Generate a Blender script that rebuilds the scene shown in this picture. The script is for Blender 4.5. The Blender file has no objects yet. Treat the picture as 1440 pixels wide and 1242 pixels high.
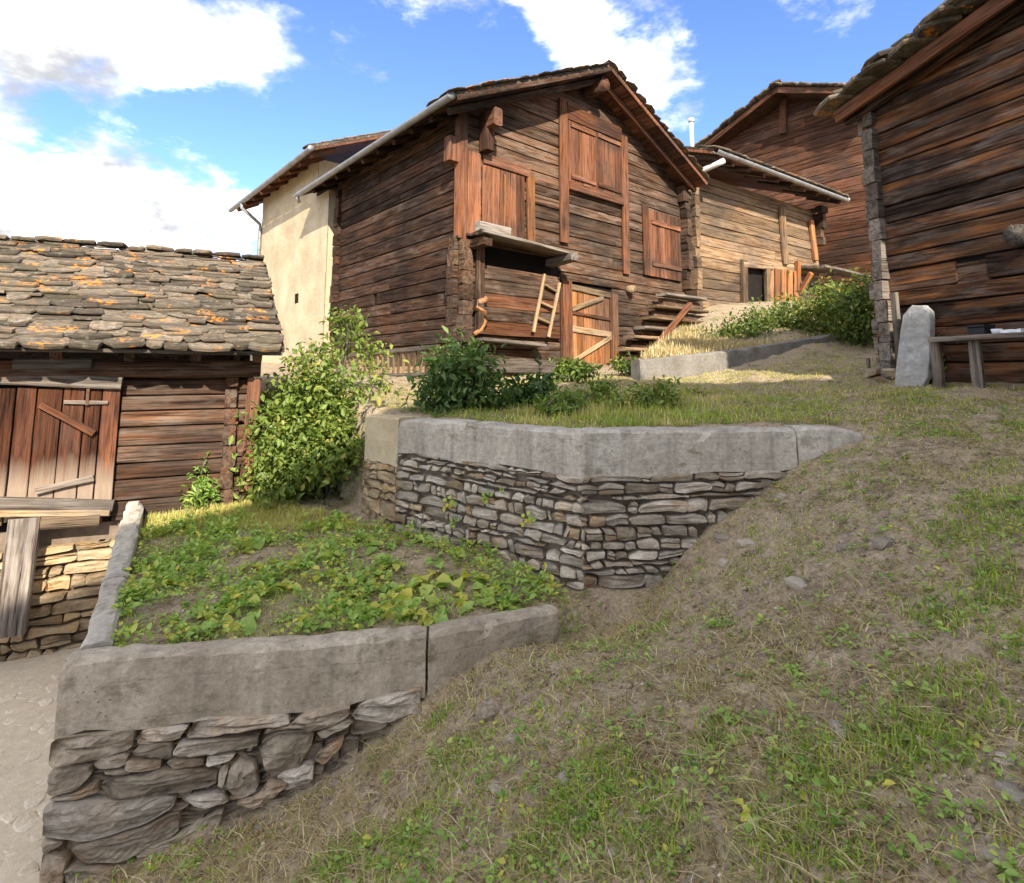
import bpy, math, random
import numpy as np
from mathutils import Vector, Matrix, noise as mnoise

random.seed(7)
rng = np.random.default_rng(11)
R = math.radians
scn = bpy.context.scene

# ------------------------------------------------------------------ camera
FPX, CX, CY, PITCH = 800.0, 740.0, 427.0, R(7.0)      # focal length, principal point in photo pixels, pitch
cam_data = bpy.data.cameras.new('camera')
cam = bpy.data.objects.new('camera', cam_data)
scn.collection.objects.link(cam)
cam_data.sensor_width = 36.0
cam_data.lens = 36.0 * FPX / 1440.0
cam_data.shift_x = -(CX - 720.0) / 1440.0
cam_data.shift_y = -(621.0 - CY) / 1440.0
cam_data.clip_start = 0.05
cam_data.clip_end = 3000.0
cam.location = (0, 0, 0)                               # eye level is z = 0
cam.rotation_euler = (R(90) + PITCH, 0, 0)
scn.camera = cam

# ------------------------------------------------------------------ sun, sky, exposure
SUN_AZ, SUN_EL = R(166.0), R(33.0)                     # clockwise from +Y
SUN_DIR = Vector((math.sin(SUN_AZ) * math.cos(SUN_EL), math.cos(SUN_AZ) * math.cos(SUN_EL), math.sin(SUN_EL)))
sd = bpy.data.lights.new('sun', 'SUN')
sd.energy = 2.0
sd.angle = R(0.55)
sd.color = (1.0, 0.90, 0.76)
sun = bpy.data.objects.new('sun', sd)
scn.collection.objects.link(sun)
sun.rotation_euler = SUN_DIR.to_track_quat('Z', 'Y').to_euler()
sun.location = SUN_DIR * 60

world = bpy.data.worlds.new('World')
scn.world = world
world.use_nodes = True
scn.view_settings.view_transform = 'Standard'
scn.view_settings.look = 'None'
scn.view_settings.gamma = 1.0
scn.view_settings.exposure = 2.42
scn.cycles.max_bounces = 6
scn.cycles.diffuse_bounces = 3
scn.cycles.glossy_bounces = 2
scn.cycles.transmission_bounces = 4


def pix_ray(px, py):
    a = (px - CX) / FPX
    b = (CY - py) / FPX
    return Vector((a, math.cos(PITCH) - b * math.sin(PITCH), math.sin(PITCH) + b * math.cos(PITCH)))


def build_world():
    nt = world.node_tree
    N, L = nt.nodes, nt.links
    N.clear()
    out = N.new('ShaderNodeOutputWorld')
    bg = N.new('ShaderNodeBackground')
    bg.inputs['Strength'].default_value = 0.15
    L.new(bg.outputs[0], out.inputs['Surface'])
    sky = N.new('ShaderNodeTexSky')
    sky.sky_type = 'NISHITA'
    sky.sun_disc = False
    sky.sun_elevation = SUN_EL
    sky.sun_rotation = SUN_AZ
    sky.altitude = 3500
    sky.air_density = 0.46
    sky.dust_density = 0.3
    sky.ozone_density = 4.0
    tc = N.new('ShaderNodeTexCoord')
    # cloud layer: direction projected on a flat layer overhead
    sep = N.new('ShaderNodeSeparateXYZ')
    L.new(tc.outputs['Generated'], sep.inputs[0])

    def math_(op, a, b=None, clamp=False):
        m = N.new('ShaderNodeMath')
        m.operation = op
        m.use_clamp = clamp
        for i, v in enumerate((a, b)):
            if v is None:
                continue
            if isinstance(v, (int, float)):
                m.inputs[i].default_value = v
            else:
                L.new(v, m.inputs[i])
        return m.outputs[0]
    zz = math_('ADD', math_('MAXIMUM', sep.outputs[2], 0.0), 0.42)
    comb = N.new('ShaderNodeCombineXYZ')
    L.new(math_('DIVIDE', sep.outputs[0], zz), comb.inputs[0])
    L.new(math_('DIVIDE', sep.outputs[1], zz), comb.inputs[1])
    L.new(math_('MULTIPLY', sep.outputs[2], 1.3), comb.inputs[2])

    def noise(scale, detail, rough, off):
        mp = N.new('ShaderNodeMapping')
        mp.inputs['Location'].default_value = off
        L.new(comb.outputs[0], mp.inputs[0])
        t = N.new('ShaderNodeTexNoise')
        t.inputs['Scale'].default_value = scale
        t.inputs['Detail'].default_value = detail
        t.inputs['Roughness'].default_value = rough
        L.new(mp.outputs[0], t.inputs['Vector'])
        return t.outputs[0]
    n1 = noise(2.6, 7, 0.62, (3.1, 1.7, 0.4))
    n2 = noise(9.0, 5, 0.65, (0.3, 5.1, 2.0))
    dens = math_('ADD', math_('MULTIPLY', n1, 0.56), math_('MULTIPLY', n2, 0.44))
    # banks of cloud where they stand in the sky: (photo x, y, radius in degrees, weight)
    banks = [(40, 40, 13, .13), (220, 80, 12, .14), (390, 80, 7, .12), (70, 290, 12, .17), (250, 310, 9, .14), (0, 330, 10, .10),
             (370, 280, 6, .10), (520, 10, 7, .12), (620, 25, 6, .10), (720, 5, 9, .14), (850, 30, 8, .11), (950, 120, 6, .13), (1150, 10, 6, .11), (515, 95, 5, .11),
             (150, 180, 6, -.16), (280, 200, 7, -.20), (20, 175, 5, -.10), (600, 170, 14, -.16), (680, 110, 8, -.10), (1060, 80, 9, -.10), (400, 190, 7, -.16), (1250, 60, 9, -.08)]
    acc = None
    for (px, py, rad, w) in banks:
        c = pix_ray(px, py).normalized()
        dt = N.new('ShaderNodeVectorMath')
        dt.operation = 'DOT_PRODUCT'
        L.new(tc.outputs['Generated'], dt.inputs[0])
        dt.inputs[1].default_value = c
        mr = N.new('ShaderNodeMapRange')
        mr.interpolation_type = 'SMOOTHSTEP'
        mr.inputs['From Min'].default_value = math.cos(R(rad))
        mr.inputs['From Max'].default_value = 1.0
        mr.inputs['To Min'].default_value = 0.0
        mr.inputs['To Max'].default_value = w
        L.new(dt.outputs['Value'], mr.inputs['Value'])
        acc = mr.outputs[0] if acc is None else math_('ADD', acc, mr.outputs[0])
    dens = math_('ADD', dens, acc)
    # outside the view, denser cloud is added to raise the ambient light
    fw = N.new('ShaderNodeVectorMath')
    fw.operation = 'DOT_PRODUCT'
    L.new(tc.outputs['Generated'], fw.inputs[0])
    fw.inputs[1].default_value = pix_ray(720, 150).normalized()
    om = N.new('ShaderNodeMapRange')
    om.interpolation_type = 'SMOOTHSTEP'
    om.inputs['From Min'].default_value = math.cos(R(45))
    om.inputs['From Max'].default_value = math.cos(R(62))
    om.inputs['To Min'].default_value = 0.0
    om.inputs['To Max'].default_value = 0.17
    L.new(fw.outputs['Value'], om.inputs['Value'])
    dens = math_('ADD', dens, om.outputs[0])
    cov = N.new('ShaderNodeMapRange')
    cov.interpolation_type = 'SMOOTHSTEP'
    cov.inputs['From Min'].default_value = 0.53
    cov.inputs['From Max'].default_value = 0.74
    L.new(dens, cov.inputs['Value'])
    shade = N.new('ShaderNodeMapRange')
    shade.inputs['From Min'].default_value = 0.34
    shade.inputs['From Max'].default_value = 0.74
    L.new(noise(4.6, 5, 0.58, (7.7, 2.9, 1.0)), shade.inputs['Value'])
    ccol = N.new('ShaderNodeMix')
    ccol.data_type = 'RGBA'
    ccol.inputs[6].default_value = (.84, .87, .92, 1)
    ccol.inputs[7].default_value = (9.2, 8.8, 8.2, 1)
    L.new(math_('POWER', shade.outputs[0], 1.7), ccol.inputs[0])
    mix = N.new('ShaderNodeMix')
    mix.data_type = 'RGBA'
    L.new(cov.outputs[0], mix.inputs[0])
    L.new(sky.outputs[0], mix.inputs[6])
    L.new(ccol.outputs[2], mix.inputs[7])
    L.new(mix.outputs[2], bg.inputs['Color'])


build_world()

# ------------------------------------------------------------------ geometry helpers
UP = Vector((0, 0, 1))
W = {}                                                   # world matrix of every object


def at_y(px, py, y):
    r = pix_ray(px, py)
    return r * (y / r.y)


def at_z(px, py, z):
    r = pix_ray(px, py)
    return r * (z / r.z)


class Face:
    """A vertical building face: origin O at the ground, d to the right seen from outside, n outward."""

    def __init__(s, O, az):
        s.O = Vector((O[0], O[1], 0))
        s.d = Vector((math.sin(R(az)), math.cos(R(az)), 0))
        s.n = Vector((s.d.y, -s.d.x, 0))

    def px(s, px, py, o=0.0):                            # photo pixel -> (s, z) on the face moved out by o
        r = pix_ray(px, py)
        P = s.O + s.n * o
        q = r * (P.dot(s.n) / r.dot(s.n))
        return (q - s.O).dot(s.d), q.z

    def pt(s, a, z, o=0.0):
        return s.O + s.d * a + s.n * o + UP * z

    def P(s, px, py, o=0.0):
        a, z = s.px(px, py, o)
        return s.pt(a, z, o)

    def M(s, a, z, o=0.0):                               # local X along d, Y inward, Z up
        m = Matrix((s.d, -s.n, UP)).transposed().to_4x4()
        m.translation = s.pt(a, z, o)
        return m


def link(name, data, parent=None, M=None):
    o = bpy.data.objects.new(name, data)
    scn.collection.objects.link(o)
    M = M or Matrix.Identity(4)
    W[o] = M.copy()
    if parent is not None:
        o.parent = parent
        o.matrix_parent_inverse = W[parent].inverted()
    o.matrix_basis = M
    return o


def tag(o, label=None, cat=None, group=None, kind=None):
    if label:
        o['label'] = label
    if cat:
        o['category'] = cat
    if group:
        o['group'] = group
    if kind:
        o['kind'] = kind
    return o


def empty(name, loc, label=None, cat=None, group=None):
    o = link(name, None, None, Matrix.Translation(Vector(loc)))
    o.empty_display_size = 0.1
    return tag(o, label, cat, group)


def mesh(name, verts, faces, mat, parent=None, M=None, smooth=False):
    me = bpy.data.meshes.new(name)
    me.from_pydata([tuple(v) for v in verts], [], faces)
    if mat:
        me.materials.append(mat)
    if smooth:
        me.polygons.foreach_set('use_smooth', [True] * len(me.polygons))
    return link(name, me, parent, M)


def wob(p, k=1.0, f=1.7):
    return mnoise.noise(Vector(p) * f) * k


def sweep_profile(prof, xs, endfn=None, jit=0.004, seed=0.0, wave=0.006):
    """prof: list of (y, z); xs: stations along X. returns verts, faces (closed ends)."""
    V, F = [], []
    n = len(prof)
    for i, x in enumerate(xs):
        wy, wz = wob((x * 0.8, seed, 3.3), wave), wob((x * 0.7, seed, 9.1), wave)
        for (y, z) in prof:
            xx = x
            if endfn:
                xx = endfn(i, x, z)
            V.append((xx, y + wy + random.uniform(-jit, jit), z + wz + random.uniform(-jit, jit)))
    for i in range(len(xs) - 1):
        for k in range(n):
            k2 = (k + 1) % n
            F.append((i * n + k, i * n + k2, (i + 1) * n + k2, (i + 1) * n + k))
    F.append(tuple(range(n - 1, -1, -1)))
    F.append(tuple((len(xs) - 1) * n + k for k in range(n)))
    return V, F


def beam(name, A, B, w, t, mat, parent=None, up=UP, seg=0.5, ch=None, jit=0.003, wave=0.005):
    """Timber from A to B; w across (along up), t thick. Local X runs along the timber."""
    A, B = Vector(A), Vector(B)
    X = (B - A)
    Ln = X.length
    X.normalize()
    Y = up.cross(X)
    if Y.length < 1e-4:
        Y = Vector((0, 1, 0)).cross(X)
    Y.normalize()
    Z = X.cross(Y)
    M = Matrix((X, Y, Z)).transposed().to_4x4()
    M.translation = A
    c = ch if ch is not None else min(w, t) * 0.14
    h, k = w / 2, t / 2
    prof = [(-k, -h + c), (-k + c, -h), (k - c, -h), (k, -h + c), (k, h - c), (k - c, h), (-k + c, h), (-k, h - c)]
    ns = max(2, int(Ln / seg) + 1)
    xs = [Ln * i / ns for i in range(ns + 1)]
    V, F = sweep_profile(prof, xs, None, jit, random.uniform(0, 99), wave)
    return mesh(name, V, F, mat, parent, M)


def tube(name, pts, r, mat, parent=None, n=8, r1=None, jit=0.0, half=False):
    pts = [Vector(p) for p in pts]
    O = pts[0].copy()
    V, F = [], []
    N = len(pts)
    for i, p in enumerate(pts):
        t = (pts[min(i + 1, N - 1)] - pts[max(i - 1, 0)]).normalized()
        side = t.cross(UP)
        if side.length < 1e-3:
            side = Vector((1, 0, 0))
        side.normalize()
        upv = side.cross(t)
        rr = r if r1 is None else r + (r1 - r) * i / (N - 1)
        rr *= 1 + random.uniform(-jit, jit)
        if half:                                         # open half pipe with a wall thickness
            m = n
            for k in range(m + 1):
                a = math.pi + math.pi * k / m
                V.append(p - O + side * math.cos(a) * rr + upv * math.sin(a) * rr)
            for k in range(m, -1, -1):
                a = math.pi + math.pi * k / m
                V.append(p - O + side * math.cos(a) * rr * .88 + upv * math.sin(a) * rr * .88)
        else:
            for k in range(n):
                a = 2 * math.pi * k / n
                V.append(p - O + side * math.cos(a) * rr + upv * math.sin(a) * rr)
    m = len(V) // N
    for i in range(N - 1):
        for k in range(m):
            k2 = (k + 1) % m
            F.append((i * m + k, i * m + k2, (i + 1) * m + k2, (i + 1) * m + k))
    F.append(tuple(range(m - 1, -1, -1)))
    F.append(tuple((N - 1) * m + k for k in range(m)))
    return mesh(name, V, F, mat, parent, Matrix.Translation(O), smooth=not half)


def fast_mesh(name, verts, nper, mat, tone=None, parent=None, faces_pattern=None, kind=None):
    """verts (n, nper, 3); each item is one fan of faces given by faces_pattern."""
    verts = np.asarray(verts, dtype=np.float32)
    n = len(verts)
    me = bpy.data.meshes.new(name)
    me.vertices.add(n * nper)
    me.vertices.foreach_set('co', verts.reshape(-1))
    pat = faces_pattern
    sizes = [len(f) for f in pat]
    flat = np.array([i for f in pat for i in f], dtype=np.int32)
    loops = (flat[None, :] + (np.arange(n, dtype=np.int32) * nper)[:, None]).reshape(-1)
    me.loops.add(len(loops))
    me.loops.foreach_set('vertex_index', loops)
    tot = np.tile(np.array(sizes, dtype=np.int32), n)
    st = np.concatenate([[0], np.cumsum(tot)[:-1]]).astype(np.int32)
    me.polygons.add(len(tot))
    me.polygons.foreach_set('loop_start', st)
    me.polygons.foreach_set('loop_total', tot)
    if tone is not None:
        at = me.attributes.new('tone', 'FLOAT', 'POINT')
        at.data.foreach_set('value', np.repeat(np.asarray(tone, dtype=np.float32), nper))
    me.materials.append(mat)
    me.update(calc_edges=True)
    o = link(name, me, parent)
    if kind:
        o['kind'] = kind
    return o


# ------------------------------------------------------------------ materials
class NT:
    def __init__(s, name):
        s.m = bpy.data.materials.new(name)
        s.m.use_nodes = True
        s.t = s.m.node_tree
        s.N, s.L = s.t.nodes, s.t.links
        s.N.clear()
        s.out = s.N.new('ShaderNodeOutputMaterial')
        s.b = s.N.new('ShaderNodeBsdfPrincipled')
        s.L.new(s.b.outputs[0], s.out.inputs[0])
        s.tc = s.N.new('ShaderNodeTexCoord')
        s.geo = s.N.new('ShaderNodeNewGeometry')
        s.oi = s.N.new('ShaderNodeObjectInfo')

    def set(s, sock, v):
        if isinstance(v, (int, float)):
            sock.default_value = v
        elif isinstance(v, (tuple, list)):
            sock.default_value = tuple(v) if len(v) != 3 or sock.type != 'RGBA' else (*v, 1)
        else:
            s.L.new(v, sock)

    def math(s, op, a, b=0.0, clamp=False):
        n = s.N.new('ShaderNodeMath')
        n.operation = op
        n.use_clamp = clamp
        s.set(n.inputs[0], a)
        s.set(n.inputs[1], b)
        return n.outputs[0]

    def vec(s, op, a, b):
        n = s.N.new('ShaderNodeVectorMath')
        n.operation = op
        s.set(n.inputs[0], a)
        s.set(n.inputs[1], b)
        return n.outputs[0]

    def mapv(s, v, scale=(1, 1, 1)):
        n = s.N.new('ShaderNodeMapping')
        n.inputs['Scale'].default_value = scale
        s.L.new(v, n.inputs[0])
        return n.outputs[0]

    def noise(s, v, scale, detail=6, rough=0.6, dist=0.0):
        n = s.N.new('ShaderNodeTexNoise')
        n.inputs['Scale'].default_value = scale
        n.inputs['Detail'].default_value = detail
        n.inputs['Roughness'].default_value = rough
        n.inputs['Distortion'].default_value = dist
        s.L.new(v, n.inputs['Vector'])
        return n.outputs[0]

    def ramp(s, v, stops, interp='LINEAR'):
        n = s.N.new('ShaderNodeValToRGB')
        cr = n.color_ramp
        cr.interpolation = interp
        while len(cr.elements) < len(stops):
            cr.elements.new(0.5)
        for e, (p, c) in zip(cr.elements, stops):
            e.position = p
            e.color = (*c, 1) if len(c) == 3 else c
        s.L.new(v, n.inputs[0])
        return n.outputs[0]

    def rng_(s, v, a, b, c=0.0, d=1.0):
        n = s.N.new('ShaderNodeMapRange')
        n.inputs['From Min'].default_value = a
        n.inputs['From Max'].default_value = b
        n.inputs['To Min'].default_value = c
        n.inputs['To Max'].default_value = d
        s.L.new(v, n.inputs['Value'])
        return n.outputs[0]

    def mix(s, f, a, b, mode='MIX'):
        n = s.N.new('ShaderNodeMix')
        n.data_type = 'RGBA'
        n.blend_type = mode
        s.set(n.inputs[0], f)
        s.set(n.inputs[6], a)
        s.set(n.inputs[7], b)
        return n.outputs[2]

    def bump(s, h, strength=0.4, dist=0.02):
        n = s.N.new('ShaderNodeBump')
        n.inputs['Strength'].default_value = strength
        n.inputs['Distance'].default_value = dist
        s.L.new(h, n.inputs['Height'])
        s.L.new(n.outputs[0], s.b.inputs['Normal'])

    def done(s, col, rough=0.85, spec=0.25):
        s.set(s.b.inputs['Base Color'], col)
        s.set(s.b.inputs['Roughness'], rough)
        s.b.inputs['Specular IOR Level'].default_value = spec
        return s.m


def wood(name, dark, mid, light, warm, warm_amt=0.5, grey=(.22, .20, .18), grey_amt=0.25, bleach=None):
    n = NT(name)
    ro = n.math('MULTIPLY', n.oi.outputs['Random'], 37.0)
    comb = n.N.new('ShaderNodeCombineXYZ')
    for i in range(3):
        n.L.new(ro, comb.inputs[i])
    oc = n.vec('ADD', n.tc.outputs['Object'], comb.outputs[0])
    g1 = n.noise(n.mapv(oc, (.55, 9, 9)), 2.2, 5, .68, .35)
    g2 = n.noise(n.mapv(oc, (1.2, 48, 48)), 1.4, 3, .7)
    big = n.noise(n.mapv(oc, (.42, 3.2, 3.2)), 1.5, 4, .66, .5)
    col = n.ramp(g1, [(.34, dark), (.46, mid), (.58, light), (.70, mid)])
    wv = n.math('ADD', n.rng_(big, .46, .64), n.math('MULTIPLY', n.math('SUBTRACT', n.oi.outputs['Random'], .5), .5), True)
    wcol = n.ramp(g1, [(.30, tuple(c * .35 for c in warm)), (.50, tuple(c * .8 for c in warm)), (.68, warm)])
    col = n.mix(n.math('MULTIPLY', wv, warm_amt), col, wcol)
    gv = n.noise(n.mapv(oc, (.8, 4, 4)), 2.9, 3, .65)
    col = n.mix(n.math('MULTIPLY', n.rng_(gv, .50, .66), grey_amt), col, grey)
    zone = n.noise(n.mapv(n.geo.outputs['Position'], (1, 1, 1.4)), .75, 4, .62, .4)
    col = n.mix(n.rng_(zone, .46, .62, 0, .62), col, n.mix(g1, tuple(c * .55 for c in dark), tuple((mid[0] + mid[1] + mid[2]) / 3 * k_ for k_ in (1.12, 1.0, .9))))
    crack = n.rng_(g2, .30, .42)
    col = n.mix(n.math('SUBTRACT', 1.0, crack, True), col, (.020, .015, .012))
    fine = n.rng_(g2, .35, .75, .72, 1.25)
    col = n.mix(1.0, col, n.vec('MULTIPLY', (1, 1, 1), fine), 'MULTIPLY')
    br = n.rng_(n.math('FRACT', n.math('MULTIPLY', n.oi.outputs['Random'], 7.31)), 0, 1, .50, 1.2)
    col = n.mix(1.0, col, n.vec('MULTIPLY', (1, 1, 1), br), 'MULTIPLY')
    if bleach:                                            # weather-bleached foot of upright boards (local X is up)
        sp = n.N.new('ShaderNodeSeparateXYZ')
        n.L.new(n.tc.outputs['Object'], sp.inputs[0])
        e = n.math('ADD', sp.outputs[0], n.math('MULTIPLY', n.math('SUBTRACT', g1, .5), .42))
        f = n.rng_(e, bleach[0] + .13, bleach[0] - .13)
        col = n.mix(f, col, n.mix(g1, tuple(c * .5 for c in bleach[1]), bleach[1]))
    n.bump(n.math('ADD', n.math('MULTIPLY', g2, .7), g1), .7, .02)
    return n.done(col, .93, .06)


M = {}
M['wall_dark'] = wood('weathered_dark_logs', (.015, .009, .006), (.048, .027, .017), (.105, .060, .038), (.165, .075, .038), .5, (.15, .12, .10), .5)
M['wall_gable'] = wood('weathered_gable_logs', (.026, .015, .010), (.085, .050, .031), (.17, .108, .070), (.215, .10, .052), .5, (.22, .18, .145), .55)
M['wall_far'] = wood('reddish_logs', (.030, .014, .009), (.10, .045, .025), (.17, .083, .050), (.26, .10, .045), .5, (.16, .12, .10), .25)
M['wall_pale'] = wood('sun_bleached_logs', (.085, .050, .028), (.21, .135, .078), (.32, .225, .140), (.42, .225, .095), .45, (.30, .25, .19), .3)
M['wall_burnt'] = wood('dark_barn_logs', (.014, .009, .007), (.042, .026, .019), (.10, .064, .046), (.40, .16, .055), .78, (.18, .15, .13), .55)
M['red'] = wood('red_brown_boards', (.060, .026, .015), (.16, .067, .037), (.235, .108, .064), (.36, .135, .05), .5, (.21, .15, .12), .3)
M['orange'] = wood('orange_boards', (.17, .062, .022), (.36, .15, .056), (.45, .22, .10), (.52, .20, .06), .5, (.36, .27, .20), .15)
M['grey'] = wood('silver_grey_timber', (.075, .060, .050), (.165, .135, .112), (.27, .235, .20), (.26, .165, .10), .35, (.33, .295, .26), .5)
M['tan'] = wood('pale_tan_timber', (.15, .092, .048), (.31, .21, .118), (.43, .31, .19), (.50, .30, .14), .4, (.42, .37, .30), .25)
M['shed'] = wood('shed_logs', (.028, .017, .012), (.078, .049, .034), (.15, .102, .074), (.26, .10, .04), .6, (.21, .17, .14), .5)
M['shed_door'] = wood('shed_door_boards', (.028, .013, .009), (.088, .037, .022), (.15, .064, .039), (.27, .10, .04), .6, (.14, .10, .085), .3, bleach=(.42, (.36, .27, .20)))


def stone(name, a, b, c, rust=(.30, .15, .06), rust_amt=.3, moss=0.0, lichen=0.0, scale=6, var=(.68, 1.28)):
    n = NT(name)
    pos = n.geo.outputs['Position']
    ro = n.math('MULTIPLY', n.oi.outputs['Random'], 19.0)
    comb = n.N.new('ShaderNodeCombineXYZ')
    n.L.new(ro, comb.inputs[0])
    n.L.new(ro, comb.inputs[2])
    oc = n.vec('ADD', n.tc.outputs['Object'], comb.outputs[0])
    g1 = n.noise(n.mapv(oc, (1, 1, 2.6)), scale, 5, .68, .3)
    g2 = n.noise(oc, scale * 7, 3, .7)
    col = n.ramp(g1, [(.28, a), (.50, b), (.72, c)])
    r_ = n.math('MULTIPLY', n.rng_(n.noise(oc, 3.1, 2, .6), .50, .64), rust_amt)
    col = n.mix(r_, col, rust)
    br = n.rng_(n.math('FRACT', n.math('MULTIPLY', n.oi.outputs['Random'], 5.77)), 0, 1, var[0], var[1])
    col = n.mix(1.0, col, n.vec('MULTIPLY', (1, 1, 1), br), 'MULTIPLY')
    col = n.mix(1.0, col, n.vec('MULTIPLY', (1, 1, 1), n.rng_(g2, .25, .75, .75, 1.22)), 'MULTIPLY')
    if moss:
        col = n.mix(n.math('MULTIPLY', n.rng_(n.noise(pos, 2.4, 5, .65), .50, .66), moss), col, (.085, .075, .028))
    if lichen:
        l1 = n.math('MULTIPLY', n.rng_(n.noise(n.mapv(pos, (1, 1, 2)), 3.2, 5, .65), .565, .62), lichen)
        l2 = n.rng_(n.noise(pos, 26, 3, .6), .46, .56)
        col = n.mix(n.math('MULTIPLY', l1, l2), col, (.55, .22, .035))
        l3 = n.math('MULTIPLY', n.rng_(n.noise(pos, 9, 4, .6), .60, .70), .6)
        col = n.mix(l3, col, (.30, .28, .22))
    n.bump(n.math('ADD', g1, n.math('MULTIPLY', g2, .35)), .6, .02)
    return n.done(col, .9, .25)


M['slate'] = stone('slate_roof_stone', (.042, .034, .026), (.105, .087, .065), (.215, .18, .138), (.24, .15, .08), .35, .3, 1.0, var=(.45, 1.55))
M['rubble'] = stone('grey_rubble_stone', (.21, .175, .135), (.40, .35, .285), (.54, .485, .41), (.36, .22, .11), .35, .10)
M['brownstone'] = stone('brown_rubble_stone', (.13, .10, .072), (.28, .23, .17), (.45, .385, .30), (.27, .145, .065), .55, .15, scale=4)
M['ochre'] = stone('ochre_rubble_stone', (.15, .105, .06), (.33, .25, .155), (.48, .385, .25), (.42, .25, .10), .5)
M['slab'] = stone('pale_grey_slab', (.24, .235, .225), (.36, .355, .345), (.47, .465, .45), (.34, .32, .26), .35, .05, scale=3)
M['pebble'] = stone('pale_field_stone', (.22, .185, .145), (.36, .315, .26), (.50, .455, .395), (.34, .25, .17), .45)
M['cobble'] = stone('pale_cobble_stone', (.50, .42, .31), (.62, .535, .42), (.70, .62, .51), (.56, .46, .33), .3, var=(.92, 1.06))


def concrete(name, a, b, c):
    n = NT(name)
    pos = n.geo.outputs['Position']
    g1 = n.noise(n.mapv(pos, (1, 1, .6)), 1.8, 6, .62, .4)
    g2 = n.noise(pos, 34, 4, .7)
    st = n.noise(n.mapv(pos, (9, 9, .7)), 1.2, 5, .6)
    col = n.ramp(g1, [(.30, a), (.52, b), (.74, c)])
    col = n.mix(n.rng_(st, .52, .70, 0, .45), col, (.13, .115, .095))
    col = n.mix(n.rng_(n.noise(pos, 6.5, 6, .7), .60, .72, 0, .55), col, tuple(min(1, x * 1.55) for x in c))
    col = n.mix(1.0, col, n.vec('MULTIPLY', (1, 1, 1), n.rng_(g2, .25, .75, .72, 1.22)), 'MULTIPLY')
    col = n.mix(n.rng_(n.noise(pos, 13, 5, .7), .52, .66, 0, .5), col, tuple(x * .62 for x in a))
    col = n.mix(n.rng_(n.noise(n.mapv(pos, (1, 1, 1.6)), 3.3, 6, .72), .58, .66, 0, .6), col, (.13, .115, .06))
    sz_ = n.N.new('ShaderNodeSeparateXYZ')
    n.L.new(pos, sz_.inputs[0])
    fr = n.math('FRACT', n.math('ADD', n.math('MULTIPLY', sz_.outputs[2], 5.3), n.math('MULTIPLY', g1, .22)))
    seam = n.math('MULTIPLY', n.rng_(n.math('ABSOLUTE', n.math('SUBTRACT', fr, .5)), .0, .045), 1.0)
    seam = n.math('MINIMUM', seam, 1.0)
    col = n.mix(n.math('MULTIPLY', n.math('SUBTRACT', 1.0, seam), .10), col, tuple(x * .5 for x in a))
    vo = n.N.new('ShaderNodeTexVoronoi')
    vo.inputs['Scale'].default_value = 30
    n.L.new(pos, vo.inputs['Vector'])
    pit = n.rng_(vo.outputs['Distance'], .05, .16)
    pm = n.rng_(n.noise(pos, 5, 3, .6), .52, .62)
    pit = n.math('SUBTRACT', 1.0, n.math('MULTIPLY', n.math('SUBTRACT', 1.0, pit), pm))
    col = n.mix(n.math('SUBTRACT', 1.0, pit, True), col, (.07, .06, .05))
    n.bump(n.math('ADD', n.math('ADD', n.math('MULTIPLY', g2, .5), n.math('MULTIPLY', g1, .8)), n.math('ADD', n.math('MULTIPLY', pit, .5), n.math('MULTIPLY', seam, .07))), .8, .018)
    return n.done(col, .92, .2)


M['concrete'] = concrete('old_brown_concrete', (.27, .22, .16), (.39, .33, .25), (.50, .435, .34))
M['concrete_low'] = concrete('dark_grey_concrete', (.13, .12, .105), (.20, .185, .165), (.27, .25, .225))
M['concrete_grey'] = concrete('old_grey_concrete', (.30, .265, .215), (.43, .39, .33), (.54, .495, .43))


def plain(name, a, b, scale=8, bump=.3, rough=.9, metal=0.0, dist=.02, spec=.25):
    n = NT(name)
    pos = n.geo.outputs['Position']
    g = n.noise(pos, scale, 7, .65)
    g2 = n.noise(pos, scale * 6, 4, .65)
    col = n.mix(n.rng_(g, .3, .7), a, b)
    n.bump(n.math('ADD', g, n.math('MULTIPLY', g2, .5)), bump, dist)
    n.b.inputs['Metallic'].default_value = metal
    return n.done(col, rough, spec)


M['plaster_plain'] = plain('cream_lime_plaster', (.50, .40, .26), (.66, .55, .37), 2.2, .7, .95, dist=.03)
M['earth'] = plain('dark_wall_earth', (.11, .085, .062), (.23, .18, .135), 9, .5, .95)
def plaster_mat():
    n = NT('weathered_lime_plaster')
    pos = n.geo.outputs['Position']
    g1 = n.noise(pos, 1.1, 6, .66, .3)
    g2 = n.noise(pos, 9, 5, .7)
    st = n.noise(n.mapv(pos, (5, 5, .45)), 1.1, 4, .6)
    col = n.ramp(g1, [(.30, (.33, .26, .165)), (.50, (.455, .375, .245)), (.70, (.55, .465, .325))])
    col = n.mix(n.rng_(g2, .54, .68, 0, .45), col, (.36, .29, .195))
    col = n.mix(n.rng_(st, .54, .70, 0, .35), col, (.33, .27, .19))
    col = n.mix(n.rng_(n.noise(pos, 2.6, 5, .7), .61, .64, 0, .6), col, (.42, .37, .30))
    n.bump(n.math('ADD', g1, n.math('MULTIPLY', g2, .6)), .8, .03)
    return n.done(col, .95, .15)


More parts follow.
